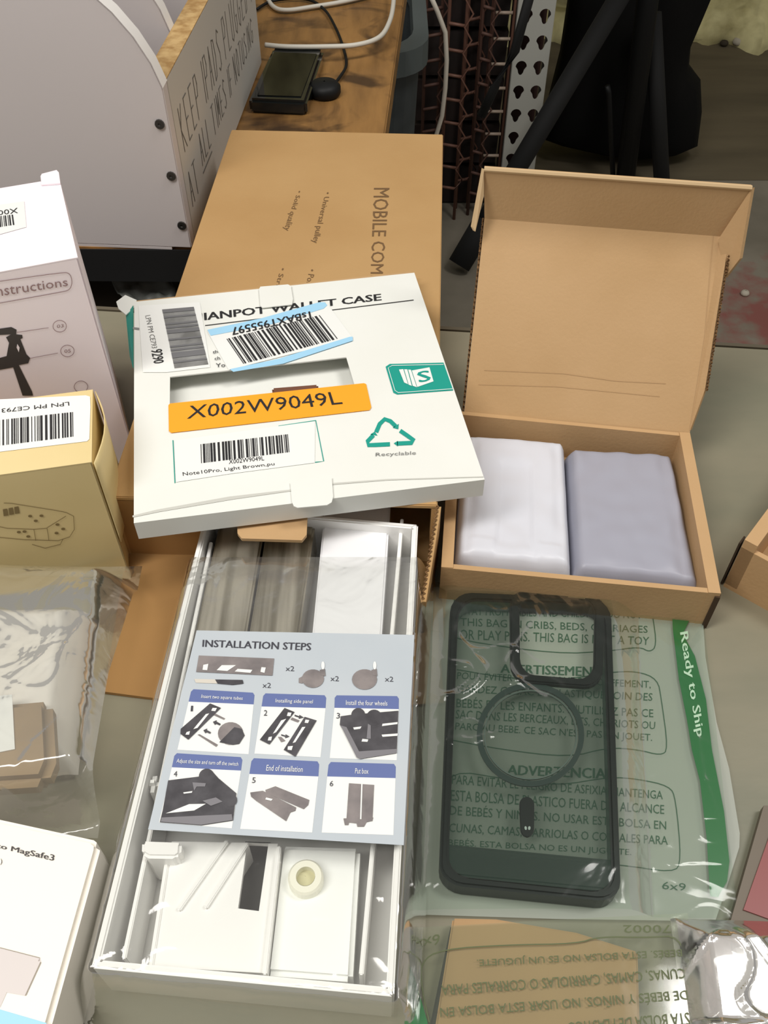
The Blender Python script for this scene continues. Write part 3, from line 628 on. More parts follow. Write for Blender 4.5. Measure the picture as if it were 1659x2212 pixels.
for i, (h_, p_, s_) in enumerate(zip(HD, PN, ('Insert two square tubes', 'Installing side panel', 'Install the four wheels', 'Adjust the size and turn off the switch', 'End of installation', 'Put box'))):
    q = SH(h_); hd_ = MB().poly(KS, [bil(q, 0, .2), bil(q, .03, 0), bil(q, .97, 0), bil(q, 1, .2), bil(q, 1, 1), bil(q, 0, 1)]).build('heading_bar', HBL, lf_, solid=False)
    wq = min(.9, .028 * len(s_)); MB().text(KS, s_, [bil(q, .5 - wq / 2, .38), bil(q, .5 + wq / 2, .38), bil(q, .5 + wq / 2, .75), bil(q, .5 - wq / 2, .75)], .0005).build('heading_lettering', LABEL, hd_, solid=False)
    pn_ = MB().poly(KS, SH(p_)).build('picture_panel', LABEL, lf_, solid=False)
    x, y = NUMS[i]; MB().text(KS, str(i + 1), SH([(x, y), (x + (20 if i else 12), y), (x + (18 if i else 10), y + 33), (x - 3, y + 33)]), .0006).build('step_number', DINK, pn_, solid=False)
    for lst, m_, o_, nm in ((GP, GREYP, .0005, 'grey_picture'), (DP, DARKP, .0006, 'dark_picture'), (WP, LABEL, .0007, 'picture_opening'), (MP, MIDP, .0008, 'shaded_picture')):
        for q in lst:
            if inpan(q) == i: MB().poly(KS, SH(q), o_ + .00002 * (len(pn_.children) % 5)).build(nm, m_, pn_, solid=False)
    if i == 5: MB().line(KS, SH([(1332, 950), (1325, 1160)]), 3, .0008).build('picture_seam', LABEL, pn_, solid=False)
for lst, m_, o_, nm in ((GP, GREYP, .0005, 'bracket_picture'), (DP, DARKP, .0006, 'tube_picture'), (WP, LABEL, .0007, 'picture_opening')):
    for q in lst:
        if inpan(q) < 0: MB().poly(KS, SH(q), o_).build(nm, m_, sheet, solid=False)
MB().poly(KS, SH([(330, 322), (455, 325), (470, 350), (340, 345)]), .0004).build('tube_end_picture', mat('beige_print', (206, 200, 188), .5), sheet, solid=False)
for q in (ell_(1040, 320, 66, 55), ell_(1348, 325, 75, 61)):
    w_ = MB().poly(KS, SH(q), .0005).build('caster_picture', GREYP, lf_, solid=False); cx = q[5][0]
    MB().poly(KS, SH([(cx + 30, 268), (cx + 62, 262), (cx + 66, 305), (cx + 38, 300)]), .0006).build('bracket_picture', GREYP, w_, solid=False)
    MB().poly(KS, SH(ell_(cx + 50, 242, 10, 24)), .0006).build('stem_picture', LABEL, w_, solid=False)
MB().poly(KS, SH([(955, 318), (990, 300), (978, 350), (955, 345)]), .0004).build('brake_picture', GREYP, sheet, solid=False)

# clear bag around the tray: film skins left, right, bottom, and top over the lower half
def filmgrid(q, nu, nv, hfun, amp=.0015, fr=60, seed=0, sharp=1.2, hb=.002):
    def f(u, v):
        p = at(*bil(q, u, v), hb(u, v) if callable(hb) else hb); h = hfun(u, v, p)
        e = min(u, 1 - u, v, 1 - v) * 8; e = min(1, max(0.15, e))
        qn = Vector((p.x * fr * .45, p.y * fr * .45, seed)); q2 = Vector((p.x * fr * .8 + 3, p.y * fr * .8, seed + 7))
        cr = max(0, 1 - abs(noise.noise(qn)) * 9) ** 2 + .6 * max(0, 1 - abs(noise.noise(q2)) * 8) ** 2
        h += amp * e * (.45 * noise.noise(qn * .6) + .25 + sharp * cr * max(0, noise.noise(qn * .5 + Vector((9, 2, 4))) + .15))
        return Vector((p.x, p.y, T + max(.0012, h)))
    return MB().grid(nu, nv, f)
def dist_poly(p, P):
    n = len(P); inside = True; best = 1e9; s = None
    for i in range(n):
        a = P[i]; b = P[(i + 1) % n]; ex, ey = b.x - a.x, b.y - a.y; wx, wy = p.x - a.x, p.y - a.y
        t = max(0, min(1, (wx * ex + wy * ey) / (ex * ex + ey * ey))); best = min(best, math.hypot(wx - t * ex, wy - t * ey))
        cr = ex * wy - ey * wx
        if s is None: s = cr > 0
        elif (cr > 0) != s: inside = False
    return 0 if inside else best
def drape(polys, wd, base=.0015):
    def f(u, v, p):
        h = base
        for P, ht in polys:
            t = max(0, 1 - dist_poly(p, P) / wd); h = max(h, ht * t * t * (3 - 2 * t))
        return h
    return f
bgq = [(385, 1180), (945, 1160), (905, 2260), (95, 2200)]
tb_ = thing('clear_tray_bag', 'clear wrinkled plastic bag wrapped around the white stand tray', 'bag', tuple(at(560, 1750, 0)))
TB = film('tray_bag_film', 0.05, bs=60, bst=1.3, gloss=0.02, hazec=(232, 228, 226))
filmgrid([(398, 1290), (935, 1290), (912, 2290), (150, 2230)], 110, 160, drape([(RIM, .0368)], .016), .0014, 55, 3).build('bag_skin', TB, tb_, smooth=True, solid=False)

# ------------------------------------------------------------------ white wallet-case box
wz = 0.0622; KW = level(wz); W_ = Z(250, 560, 2.048)
wb = thing('phone_case_box', 'flat white case box with orange label and barcodes on top of the carton', 'box', tuple(at(650, 880, cz)))
wq = [at(290, 652, wz), at(895, 589, wz), at(1047, 1036, wz), at(289, 1130, wz)]
win = [at(x, y, wz) for x, y in W_([(240, 520), (1020, 433), (1075, 620), (238, 720)])]
MB().hole(wq, win, .0008).build('lid', WHITE, wb)
wb0 = .0508
for i in range(4):
    j = (i + 1) % 4; a, b = wq[i], wq[j]
    upright(a, b, wb0, wz - .0008, .0012, 'side_wall', WHITE, wb, -1)
MB().prism([v3(q, wb0 - .0008) for q in wq], [v3(q, wb0) for q in wq]).build('bottom_panel', WHITE, wb)
# slightly sprung lid fold along the front
fa = [at(x, y, wz) for x, y in W_([(85, 1150), (560, 1045), (1050, 985), (1628, 965), (1629, 972), (1240, 990), (80, 1168)])]
m = MB().poly(KW, W_([(75, 1142), (190, 1118), (520, 1062), (780, 1025), (778, 1018), (500, 1050), (180, 1108), (74, 1134)]), .0003); m.poly(KW, W_([(955, 990), (1200, 972), (1628, 960), (1628, 964), (1200, 978), (955, 998)]), .0003)
m.build('fold_line', mat('fold_grey', (196, 196, 188), 0.6), wb, solid=False)
def tabm(pts, h0, h1, name):
    q = W_(pts); P = [at(x, y, wz + h0 + (h1 - h0) * i / (len(q) - 1)) for i, (x, y) in enumerate(q)]
    return MB().board(P, .0006).build(name, WHITE, wb)
MB().board([at(x, y, wz + .0012) for x, y in W_([(772, 985), (956, 965), (962, 1050), (955, 1075), (935, 1087), (805, 1099), (788, 1092), (780, 1075)])], .0006).build('front_tab', WHITE, wb)
MB().board([at(x, y, wz + .0015) for x, y in W_([(634, 132), (640, 121), (762, 111), (775, 118), (784, 175), (780, 200), (648, 214), (640, 205)])], .0006).build('rear_tab', WHITE, wb)
MB().board([at(x, y, wz - .003) for x, y in W_([(2, 188), (42, 158), (92, 180), (92, 205), (45, 245), (12, 218)])], .0006).build('corner_flap', WHITE, wb)
MB().board([at(x, y, z_) for (x, y), z_ in zip(W_([(76, 205), (76, 480), (62, 430), (45, 250)]), (wz - .001, wz - .001, wz - .006, wz - .006))], .0004).build('teal_flap', TEAL, wb)
MB().board([at(x, y, wz - .004) for x, y in W_([(88, 184), (1300, 55), (1312, 62), (1312, 78), (88, 204)])], .0004).build('kraft_liner', KRAFT2, wb)
m = MB(); m.text(KW, 'JIANPOT WALLET CASE', W_([(362, 240), (1172, 152), (1176, 190), (365, 283)]), bold=True)
m.line(KW, W_([(395, 293), (1318, 180)]), 1.6); m.build('title_lettering', INK, wb, solid=False)
pl_ = [MB().poly(KW, W_([(100, 205), (372, 190), (418, 478), (225, 500), (120, 500)]), .0004), MB().poly(KW, W_([(405, 318), (935, 195), (1050, 350), (500, 490)]), .0005), MB().poly(KW, W_([(258, 802), (882, 716), (880, 900), (500, 950), (266, 986)]), .0004)]
pl_ = [x.build('paper_label', LABEL, wb, solid=False) for x in pl_]

m = MB().poly(KW, W_([(405, 312), (640, 262), (900, 190), (925, 190), (936, 203), (920, 218), (700, 285), (420, 338)]), .0007).build('blue_marker_stroke', BLUEM, wb, solid=False); MB().poly(KW, W_([(505, 486), (720, 440), (1035, 343), (1048, 342), (1049, 360), (740, 462), (520, 498)]), .0007).build('blue_marker_stroke', BLUEM, wb, solid=False)
m = MB(); m.bars(KW, W_([(490, 352), (905, 246), (985, 350), (565, 462)]), 34, 3, .0008); m.text(KW, '1sBAXT955597', W_([(865, 260), (518, 335), (510, 303), (858, 230)]), .0009, True)
m.build('label_print', INK, pl_[1], solid=False); m = MB()
m.bars(KW, W_([(375, 818), (768, 773), (775, 852), (378, 902)]), 34, 8, .0006); m.text(KW, 'X002W9049L', W_([(500, 886), (655, 870), (657, 889), (500, 906)]), .0006)
m.text(KW, 'Note10Pro, Light Brown,pu', W_([(295, 942), (700, 897), (704, 915), (298, 963)]), .0006)
m.build('label_print', INK, pl_[2], solid=False); m = MB()
m.text(KW, '9290', W_([(205, 396), (214, 456), (168, 462), (155, 402)]), .0006, True); m.text(KW, 'Yo', W_([(442, 460), (484, 458), (484, 476), (444, 478)]), .0006)
m.text(KW, 'ch', W_([(436, 432), (460, 428), (462, 444), (438, 446)]), .0006); m.text(KW, 'th', W_([(428, 404), (450, 400), (452, 414), (430, 418)]), .0006)
m.build('label_print', INK, pl_[0], solid=False)
m = MB(); m.text(KW, 'LPN PM CE793', W_([(153, 246), (184, 392), (160, 394), (130, 250)]), .0006); m.poly(KW, W_([(205, 222), (345, 210), (410, 465), (260, 483)]), .0005)
MB().text(KW, 'Recyclable', W_([(1150, 856), (1328, 848), (1328, 868), (1150, 876)]), .0005).build('recyclable_lettering', INKG, wb, solid=False)
MB().poly(KW, W_([(76, 300), (104, 303), (104, 312), (76, 308)]), .0004).build('small_mark', INKG, wb, solid=False); m.build('grey_print', INKG, wb, solid=False)
q = W_([(205, 222), (345, 210), (410, 465), (260, 483)]); q = [q[1], q[2], q[3], q[0]]
MB().bars(KW, q, 10, 5, .0008).build('faded_barcode', mat('faded_bars', (112, 112, 114), 0.3), pl_[0], solid=False)
ol_ = MB().poly(KW, W_([(233, 645), (240, 638), (1098, 548), (1108, 552), (1131, 655), (1124, 667), (245, 768), (235, 760)]), .0006).build('orange_label', ORANGE, wb, solid=False)
MB().text(KW, 'X002W9049L', W_([(325, 648), (985, 583), (1005, 640), (315, 706)]), .0008).build('label_number', INK, ol_, solid=False)
m = MB()
for pts_, head in (([(1152, 765), (1168, 728), (1190, 707), (1215, 716), (1238, 738)], [(1225, 745), (1252, 728), (1250, 752)]), ([(1258, 758), (1290, 780), (1318, 800), (1310, 812), (1245, 815)], [(1248, 803), (1248, 828), (1230, 814)]),
                   ([(1213, 818), (1150, 821), (1118, 822), (1114, 805), (1140, 778)], [(1126, 775), (1146, 762), (1158, 780)])):
    MB().line(KW, W_(pts_), 9, .0003).poly(KW, W_(head), .0003).build('recycling_arrow', TEAL, wb, solid=False)
MB().line(KW, W_([(253, 800), (262, 990)]), 2, .0003).build('frame_line', TEAL, wb, solid=False); MB().line(KW, W_([(720, 738), (885, 713), (920, 893), (882, 898)]), 2, .0003).build('frame_line', TEAL, wb, solid=False)
o_t = MB().poly(KW, W_([(1194, 475), (1212, 463), (1450, 457), (1493, 580), (1245, 598), (1228, 590)]), .0003).build('teal_badge', TEAL, wb, solid=False)
bdg = o_t; m = MB(); m.line(KW, W_([(1450, 465), (1222, 470), (1205, 480), (1235, 580), (1250, 590), (1490, 573)]), 1.2, .0005)
for q in ([(1253, 488), (1272, 486), (1293, 553), (1276, 545)], [(1276, 487), (1290, 487), (1310, 560), (1296, 555)], [(1294, 488), (1306, 489), (1332, 566), (1314, 560)], [(1310, 492), (1388, 478), (1406, 540), (1334, 565)]): m.poly(KW, W_(q), .0005)
m.build('badge_emblem', LABEL, bdg, solid=False)
MB().text(KW, 'S', W_([(1332, 498), (1384, 490), (1394, 535), (1345, 546)]), .0007, True).build('emblem_letter', TEAL, bdg, solid=False)
o_ = MB().slab(W_([(690, 566), (895, 550), (905, 640), (700, 650)]), .051, .0595).build('wallet_case', mat('brown_leather', (112, 72, 54), 0.5, bump=0.2), bevel=0.001)
tag(o_, 'brown leather wallet case seen through the window of the white box', 'wallet')

# ------------------------------------------------------------------ kraft mailer with two pouches
mh = .030; ml = thing('mailer_box', 'open kraft mailer box with raised lid and two white pouches inside', 'box', tuple(at(1280, 1200, 0)))
mFL, mFR = at(953, 1226, mh), at(1557, 1283, mh)
mBL, mBR = at(1003, 889, mh), at(1490, 936, mh)
mbl = at(990, 880, mh); uM = (mBR - mBL).normalized(); nM = Vector((-uM.y, uM.x, 0))
mBL = mBR - uM * (mFR - mFL).length; mFL = Vector((mFL.x, mFL.y, mFL.z))
mBR = mFR + (mBR - mFR)
t_ = .003
MB().prism([v3(q, 0) for q in (mFL, mFR, mBR, mBL)], [v3(q, .003) for q in (mFL, mFR, mBR, mBL)]).build('bottom_panel', KRAFT2, ml)
upright(mFL, mFR, .003, mh, .003, 'front_wall', KRAFT2, ml, 1)
upright(mBL, mBR, .003, mh, .003, 'back_wall', KRAFT2, ml, -1)
upright(mBR, mFR, .003, mh + .0005, .0062, 'side_wall', KRAFT2, ml, -1)
upright(mBL, mFL, .003, mh + .0005, .0062, 'side_wall', KRAFT2, ml, 1)
# dark tucked slot at the front right corner
tau = math.radians(53); dL = nM * math.cos(tau) + Vector((0, 0, 1)) * math.sin(tau)
LL = .1125; hL = at(1003, 889, mh); hR = mBR
lTL, lTR = hL + dL * LL, hR + dL * LL
MB().board([hL, hR, lTR, lTL], .003).build('lid_panel', KRAFT2, ml)
# creases on the lid
lp = plane(hL, uM, dL); m = MB()
M_ = Z(940, 380, 2.307)
m.line(lp, M_([(245, 968), (640, 985), (900, 1022), (1150, 1035)]), 1.6, .0002); m.line(lp, M_([(150, 1186), (500, 1212), (800, 1236), (1240, 1278)]), 2.2, .0002)
m.line(lp, M_([(215, 1040), (600, 1050), (1120, 1100)]), 1.2, .0002)
m.line(lp, M_([(1385, 300), (1345, 800), (1270, 1268)]), 2, .0002)
m.build('crease', mat('crease_kraft', (180, 145, 103), 0.8), ml, solid=False)
fd_ = Vector((0, -0.10, 1)).normalized(); fo = at(1033, 399, 0)
F0 = lTL + fd_ * .032 - uM * .003; F1 = lTR + fd_ * .032 + uM * .007
MB().board([lTL, lTR, F1, F0], .003).build('lid_flap', KRAFT2, ml)
EDGE = mat('pale_board_edge', (196, 168, 128), 0.8)
MB().tube([F0, F1], .0014, 6).build('flap_edge', EDGE, ml)
# left ear, right ear, right lid side wall
MB().board([F0, F0 + Vector((-.0045, -.010, -.030)), F0 + Vector((-.0032, -.011, -.032)), F0 + Vector((.0008, -.003, -.014))], .0025).build('ear_flap', EDGE, ml)
MB().board([F1, F1 + Vector((.001, -.012, -.036)), F1 + Vector((-.003, -.010, -.050)), lTR + Vector((-.002, -.003, 0))], .003).build('ear_flap', KRAFT2, ml)
nL = uM.cross(dL).normalized(); nL = nL if nL.dot(CAM - hR) > 0 else -nL
s0, s1 = hR + dL * .006, lTR - dL * .006
MB().board([hR + dL * .002, s0 + nL * .003 + uM * .004 + dL * .02, s1 + nL * .004 + uM * .004, lTR - dL * .004], .002).build('lid_side_wall', KRAFT2, ml)
def flute(a, b, name):
    m = MB(); n = 120; P = []
    for k in range(n + 1):
        P.append(a.lerp(b, k / n) + nL * (.0012 * math.sin(k * 1.9)))
    m.tube(P, .0006, 4); return m.build(name, KRAFTD, ml)
flute(hL - uM * .0008 - nL * .001, lTL - uM * .0008 - nL * .001, 'fluted_edge'); flute(s0 + nL * .003 + uM * .0052 + dL * .02, s1 + nL * .004 + uM * .0052, 'fluted_edge')
MB().slab([(1543, 1279), (1558, 1276), (1556, 1292), (1545, 1290)], .001, mh - .002).build('tuck_slot', mat('dark_slot_kraft', (62, 44, 24), 0.9), ml)
def pouch(q, h0, h1, name, m_, label, seed, pads):
    def f(u, v, top=True):
        p = at(*bil(q, u, v), .017)
        e = min(u, 1 - u) * 16; e2 = min(v, 1 - v) * 20; e = min(1, e) * min(1, e2); e = e ** .4 if e > 0 else 0
        h = h0 + (h1 - h0) * e
        for (cu, cv, ru, rv, a) in pads:
            dd = max(abs(u - cu) / ru, abs(v - cv) / rv); h += a * max(0, min(1, (1.15 - dd) * 5)) if dd < 1.15 else 0
        h += .0009 * noise.noise(Vector((u * 6, v * 8, seed))) * e + .0016 * max(0, abs(noise.noise(Vector((u * 3 + v * 2, v * 2, seed + 9)))) - .12) * e
        return Vector((p.x, p.y, T + h))
    m = MB(); m.grid(44, 56, f); n1 = len(m.v); 
    m.grid(2, 2, lambda u, v: (lambda p: Vector((p.x, p.y, T + h0 - .001)))(at(*bil(q, u, v), .017)))
    return tag(m.build(name, m_, smooth=True, solid=False), label, 'pouch', 'white pouches in the kraft mailer')
POU = mat('white_foam', (224, 226, 234), 0.4, tl=0.15, bump=0.05, bscale=60); POU2 = mat('lilac_foam', (166, 167, 180), 0.45, tl=0.1, bump=0.08, bscale=40)
pouch([(1003, 938), (1222, 956), (1238, 1240), (978, 1215)], .006, .021, 'foam_pouch', POU, 'bright white pouch at the left inside the kraft mailer', 1, [(.5, .5, .34, .42, .0012), (.22, .88, .1, .05, .0008), (.8, .88, .1, .05, .0008), (.5, .55, .14, .3, -.0012)])
pouch([(1224, 968), (1454, 978), (1516, 1272), (1240, 1240)], .006, .020, 'foam_pouch', POU2, 'lilac grey pouch at the right inside the kraft mailer', 4, [(.45, .5, .36, .42, .001)])

# second open kraft box at the right edge
h2 = .040; b2 = thing('open_kraft_box', 'open kraft box cut by the right edge of the picture', 'box', tuple(at(1620, 1300, 0)))
c0 = at(1607, 1167, h2); e_ = at(1562, 1266, 0); c0 = Vector((e_.x, e_.y, T)) 
da = (at(1659, 1320, 0) - e_).normalized(); db = Vector((-da.y, da.x, 0))
q = [e_, e_ + da * .12, e_ + da * .12 + db * .13, e_ + db * .13]
MB().prism([v3(p, 0) for p in q], [v3(p, .003) for p in q]).build('bottom_panel', KRAFT2, b2)
for i, nm in enumerate(('front_wall', 'side_wall', 'back_wall', 'side_wall')):
    a, b = q[i], q[(i + 1) % 4]; upright(a, b, .003, h2 if i != 0 else h2 - .006, .003 if i != 3 else .007, nm, KRAFT2, b2, 1)
upright(q[0] - da * .001, q[0] - da * .001 + db * .006, .001, h2 - .004, .001, 'dark_edge', mat('dark_cut', (50, 36, 20), 0.9), b2, 1)
o_ = MB().prism([v3(e_ + da * u + db * v, .0032) for u, v in ((.03, .02), (.1, .02), (.1, .11), (.03, .11))], [v3(e_ + da * u + db * v, .034) for u, v in ((.034, .024), (.096, .024), (.096, .106), (.034, .106))]).build('white_item', WHITEP, bevel=.003)
o_.name = 'charger_block'; tag(o_, 'white block inside the kraft box at the right edge', 'block')

# ------------------------------------------------------------------ phone case in printed poly bag
P_ = Z(900, 1250, 2.304); Q_ = Z(900, 1600, 2.304)
hbk = .0030; KB = level(hbk)
pb = thing('printed_poly_bag', 'clear poly bag with green warning text holding the dark phone case', 'bag', tuple(at(1250, 1650, 0)))
out = [(936, 1268), (1200, 1276), (1508, 1292), (1518, 1330), (1524, 1420), (1548, 1560), (1575, 1660), (1598, 1800), (1597, 1830), (1575, 1900), (1545, 1990), (1200, 1985), (890, 1975), (905, 1800), (918, 1550), (930, 1400)]
PBB = mat('bag_back_film', (190, 196, 186), 0.35, alpha=0.5)
bkf = MB().poly(KB, out, 0).build('back_film', PBB, pb, solid=False)
TX = MB()
def tl_(s, q, bold=False, zz=P_, o=.0003): TX.text(KB, s, zz(q), o, bold)
tl_('TO AVOID DANGER OF SUFFOCATION,', [(205, 85), (1095, 118), (1095, 152), (200, 118)])
tl_('AWAY FROM BABIES AND CHILDREN. DO NOT', [(200, 140), (1122, 162), (1120, 198), (200, 180)])
tl_('THIS BAG IN CRIBS, BEDS, CARRIAGES', [(218, 195), (1150, 235), (1150, 275), (218, 240)])
tl_('OR PLAY PENS. THIS BAG IS NOT A TOY', [(215, 252), (1158, 290), (1155, 330), (215, 302)])
tl_('AVERTISSEMENT', [(420, 425), (915, 440), (915, 488), (418, 468)], True)
for i, s in enumerate(("POUR \u00c9VITER TOUT RISQUE D'\u00c9TOUFFEMENT,", 'GARDEZ CE SAC EN PLASTIQUE LOIN DES', "B\u00c9B\u00c9S ET LES ENFANTS. N'UTILISEZ PAS CE", 'SAC DANS LES BERCEAUX, LITS, CHARIOTS OU', "PARC AU BEBE. CE SAC N'EST PAS UN JOUET.")):
    q = ([(205, 455), (1165, 500), (1165, 550), (200, 505)], [(203, 528), (1175, 570), (1172, 615), (200, 572)], [(200, 585), (1178, 640), (1178, 690), (198, 640)], [(197, 652), (1188, 712), (1186, 755), (193, 702)], [(195, 714), (1172, 772), (1172, 818), (190, 762)])[i]; tl_(s, q)
tl_('ADVERTENCIA', [(455, 120), (940, 138), (940, 190), (450, 168)], True, Q_)
for s, q in (('PARA EVITAR EL PELIGRO DE ASFIXIA, MANTENGA', [(178, 168), (1225, 250), (1225, 298), (175, 222)]), ('ESTA BOLSA DE PLASTICO FUERA DEL ALCANCE', [(172, 244), (1232, 320), (1232, 365), (170, 298)]),
             ('DE BEB\u00c9S Y NI\u00d1OS. NO USAR ESTA BOLSA EN', [(168, 310), (1242, 390), (1242, 442), (165, 368)]), ('CUNAS, CAMAS, CARRIOLAS O CORRALES PARA', [(165, 410), (1250, 475), (1250, 525), (160, 460)]), ('BEB\u00c9S. ESTA BOLSA NO ES UN JUGUETE.', [(160, 482), (1070, 532), (1068, 578), (158, 530)])): tl_(s, q, False, Q_)
tl_('6x9', [(1225, 700), (1340, 710), (1340, 748), (1220, 738)], False, Q_)
def smooth(pts, it=2):
    for _ in range(it):
        o = [pts[0]]
        for a, b in zip(pts, pts[1:]): o += [(a[0] * .75 + b[0] * .25, a[1] * .75 + b[1] * .25), (a[0] * .25 + b[0] * .75, a[1] * .25 + b[1] * .75)]
        pts = o + [pts[-1]]
    return pts
TX.line(KB, smooth(P_([(190, 60), (178, 270), (200, 305), (700, 375), (960, 360), (1110, 338), (1160, 366), (1195, 335), (1175, 180), (1150, 115)])), 2)
TX.line(KB, smooth(P_([(200, 452), (480, 500), (760, 500), (960, 465), (1100, 460), (1200, 500), (1218, 600), (1252, 850), (1215, 880), (1100, 850), (950, 840), (760, 890), (420, 850), (160, 800)])), 2)
TX.line(KB, smooth(Q_([(130, 590), (140, 300), (165, 145), (440, 190), (700, 225), (960, 180), (1100, 190), (1260, 225), (1290, 290), (1318, 600), (1280, 658), (1010, 615), (500, 580)])), 2)
TX.build('warning_text', GREENT, bkf, solid=False)
gl = P_([(1268, 95), (1275, 250), (1305, 500), (1345, 700), (1370, 853)]) + Q_([(1410, 200), (1445, 500), (1460, 775)])
gr = P_([(1368, 100), (1365, 190), (1325, 275), (1385, 385), (1440, 600), (1470, 853)]) + Q_([(1530, 350), (1557, 600), (1545, 700), (1500, 780)])
gst = MB().poly(KB, gl + gr[::-1], .0015).build('green_strip', GREENS, pb, solid=False)
MB().text(KB, 'Ready to Ship', P_([(1350, 262), (1434, 778), (1384, 792), (1298, 272)]), .0018, True).build('strip_lettering', mat('pale_green_print', (196, 220, 196), 0.4), gst, solid=False)

pc = thing('phone_case', 'dark translucent phone case with ring lying in the printed poly bag', 'phone case', tuple(at(1150, 1600, 0)))
hc = .0145; KC = level(hc)
def rpoly(q, ru, rv, n=5):     # rounded quad in pixel space
    out = []
    for (cu, cv, a) in ((1 - ru, rv, -90), (1 - ru, 1 - rv, 0), (ru, 1 - rv, 90), (ru, rv, 180)):
        for k in range(n + 1):
            an = math.radians(a + 90 * k / n); out.append(bil(q, cu + ru * math.cos(an), cv + rv * math.sin(an)))
    return out
CQ = [(974, 1276), (1320, 1290), (1343, 1948), (948, 1908)]
co = rpoly(CQ, .13, .07); ci = rpoly(CQ, .13, .07)
cen = bil(CQ, .5, .49)
def scl(P, fx, fy): return [(cen[0] + (x - cen[0]) * fx, cen[1] + (y - cen[1]) * fy) for x, y in P]
ci = scl(co, .90, .945)
CASE = mat('case_dark_green', (5, 12, 11), 0.35, coat=0.0, spec=0.35)
def ringm(m, O, I, h0, h1, hit_lv=None):
    n = len(O); ot = [at(x, y, h1) for x, y in O]; it = [at(x, y, h1) for x, y in I]
    rings = [[v3(p, h0) for p in ot], ot, it, [v3(p, h0) for p in it]]
    b, _ = loops(m, [r_ for r_ in rings] + [rings[0]]); return m
ringm(MB(), co, ci, .0042, hc).build('bumper_frame', CASE, pc, bevel=.0012)
CU = rpoly([(1118, 1280), (1300, 1288), (1296, 1478), (1120, 1470)], .2, .2)
PANEL = mat('tinted_panel', (34, 60, 50), 0.25, alpha=0.40)
# tinted back with camera opening
cuI = rpoly(P_([(512, 85), (888, 100), (880, 500), (516, 470)]), .2, .2)
cuO = scl2 = None
cc = (sum(p[0] for p in cuI) / len(cuI), sum(p[1] for p in cuI) / len(cuI))
cuO = [(cc[0] + (x - cc[0]) * 1.26, cc[1] + (y - cc[1]) * 1.20) for x, y in cuI]
KP = level(hc - .0015); m = MB(); bot = [p for p in ci]
n = len(cuO)
# panel: split at opening
Lq = bil(CQ, .05, .04)
pan = MB(); k0 = len(ci)
def nearest_ring(inner, outer):    # bridge two rings of equal count by angle
    pass
ang = lambda p: math.atan2(p[1] - cc[1], p[0] - cc[0])
N_ = 48
def cast(P, a):                    # ray from cc at angle a to polygon P
    dx, dy = math.cos(a), math.sin(a); best = None
    for i in range(len(P)):
        (x0, y0), (x1, y1) = P[i], P[(i + 1) % len(P)]
        ex, ey = x1 - x0, y1 - y0; den = dx * ey - dy * ex
        if abs(den) < 1e-9: continue
        t = ((x0 - cc[0]) * ey - (y0 - cc[1]) * ex) / den; s_ = ((x0 - cc[0]) * dy - (y0 - cc[1]) * dx) / den
        if t > 0 and -1e-6 <= s_ <= 1 + 1e-6 and (best is None or t < best): best = t
    return (cc[0] + dx * (best or 1), cc[1] + dy * (best or 1))
angs = sorted([2 * math.pi * k / N_ - math.pi for k in range(N_)] + [ang(p) for p in ci])
Oa = [cast(ci, a) for a in angs]; Ia = [cast(cuO, a) for a in angs]
n = len(angs); Oa = [(x, y) for x, y in Oa]
vs = [KP(x, y) for x, y in Oa] + [KP(x, y) for x, y in Ia]
pan.add(vs, [(k, (k + 1) % n, n + (k + 1) % n, n + k) for k in range(n)])
pan.build('back_panel', PANEL, pc, solid=False)
ringm(MB(), cuO, cuI, .0125, hc + .0012).build('camera_frame', CASE, pc, bevel=.0008)
def ell(cx, cy, rx, ry, n=48): return [(cx + rx * math.cos(2 * math.pi * k / n), cy + ry * math.sin(2 * math.pi * k / n)) for k in range(n)]
ringm(MB(), ell(1146, 1587, 116, 112), ell(1146, 1587, 104, 100), hc - .0014, hc - .0006).build('magnet_ring', mat('dark_ring', (30, 46, 42), 0.3, coat=.3), pc)
ringm(MB(), ell(1146, 1587, 101, 97), ell(1146, 1587, 98, 94), hc - .0014, hc - .0004).build('ring_highlight', mat('ring_glint', (92, 104, 98), 0.35, 0.6), pc)  # thin pale ring painted in as the highlight along the magnet ring
MB().slab(rpoly(Q_([(510, 278), (586, 278), (584, 478), (518, 480)]), .5, .2), hc - .0014, hc - .0004).build('magnet_bar', CASE, pc, bevel=.0003)
MB().text(KC, '\u2022\u2022', Q_([(535, 425), (568, 425), (566, 445), (538, 445)]), -.0002).build('small_logo', mat('silver_dot', (150, 160, 155), 0.4), pc, solid=False)
MB().slab([(962, 1822), (1322, 1856), (1330, 1925), (962, 1890)], .006, .0105).build('lower_lining', mat('dark_lining', (44, 42, 42), 0.4, alpha=0.8), pc, bevel=.001)
# upper film over the case
caseP = [at(x, y, hc) for x, y in CQ]
filmgrid([(936, 1268), (1510, 1292), (1590, 1990), (890, 1978)], 130, 150, drape([(caseP, .0158)], .024, .0052), .0016, 60, 11, sharp=1.8).build('front_film', film('front_bag_film', .012, tint=(240, 246, 241), hazec=(200, 215, 200), bs=50, bst=1.5, gloss=.006, fm=.38), pb, smooth=True, solid=False)

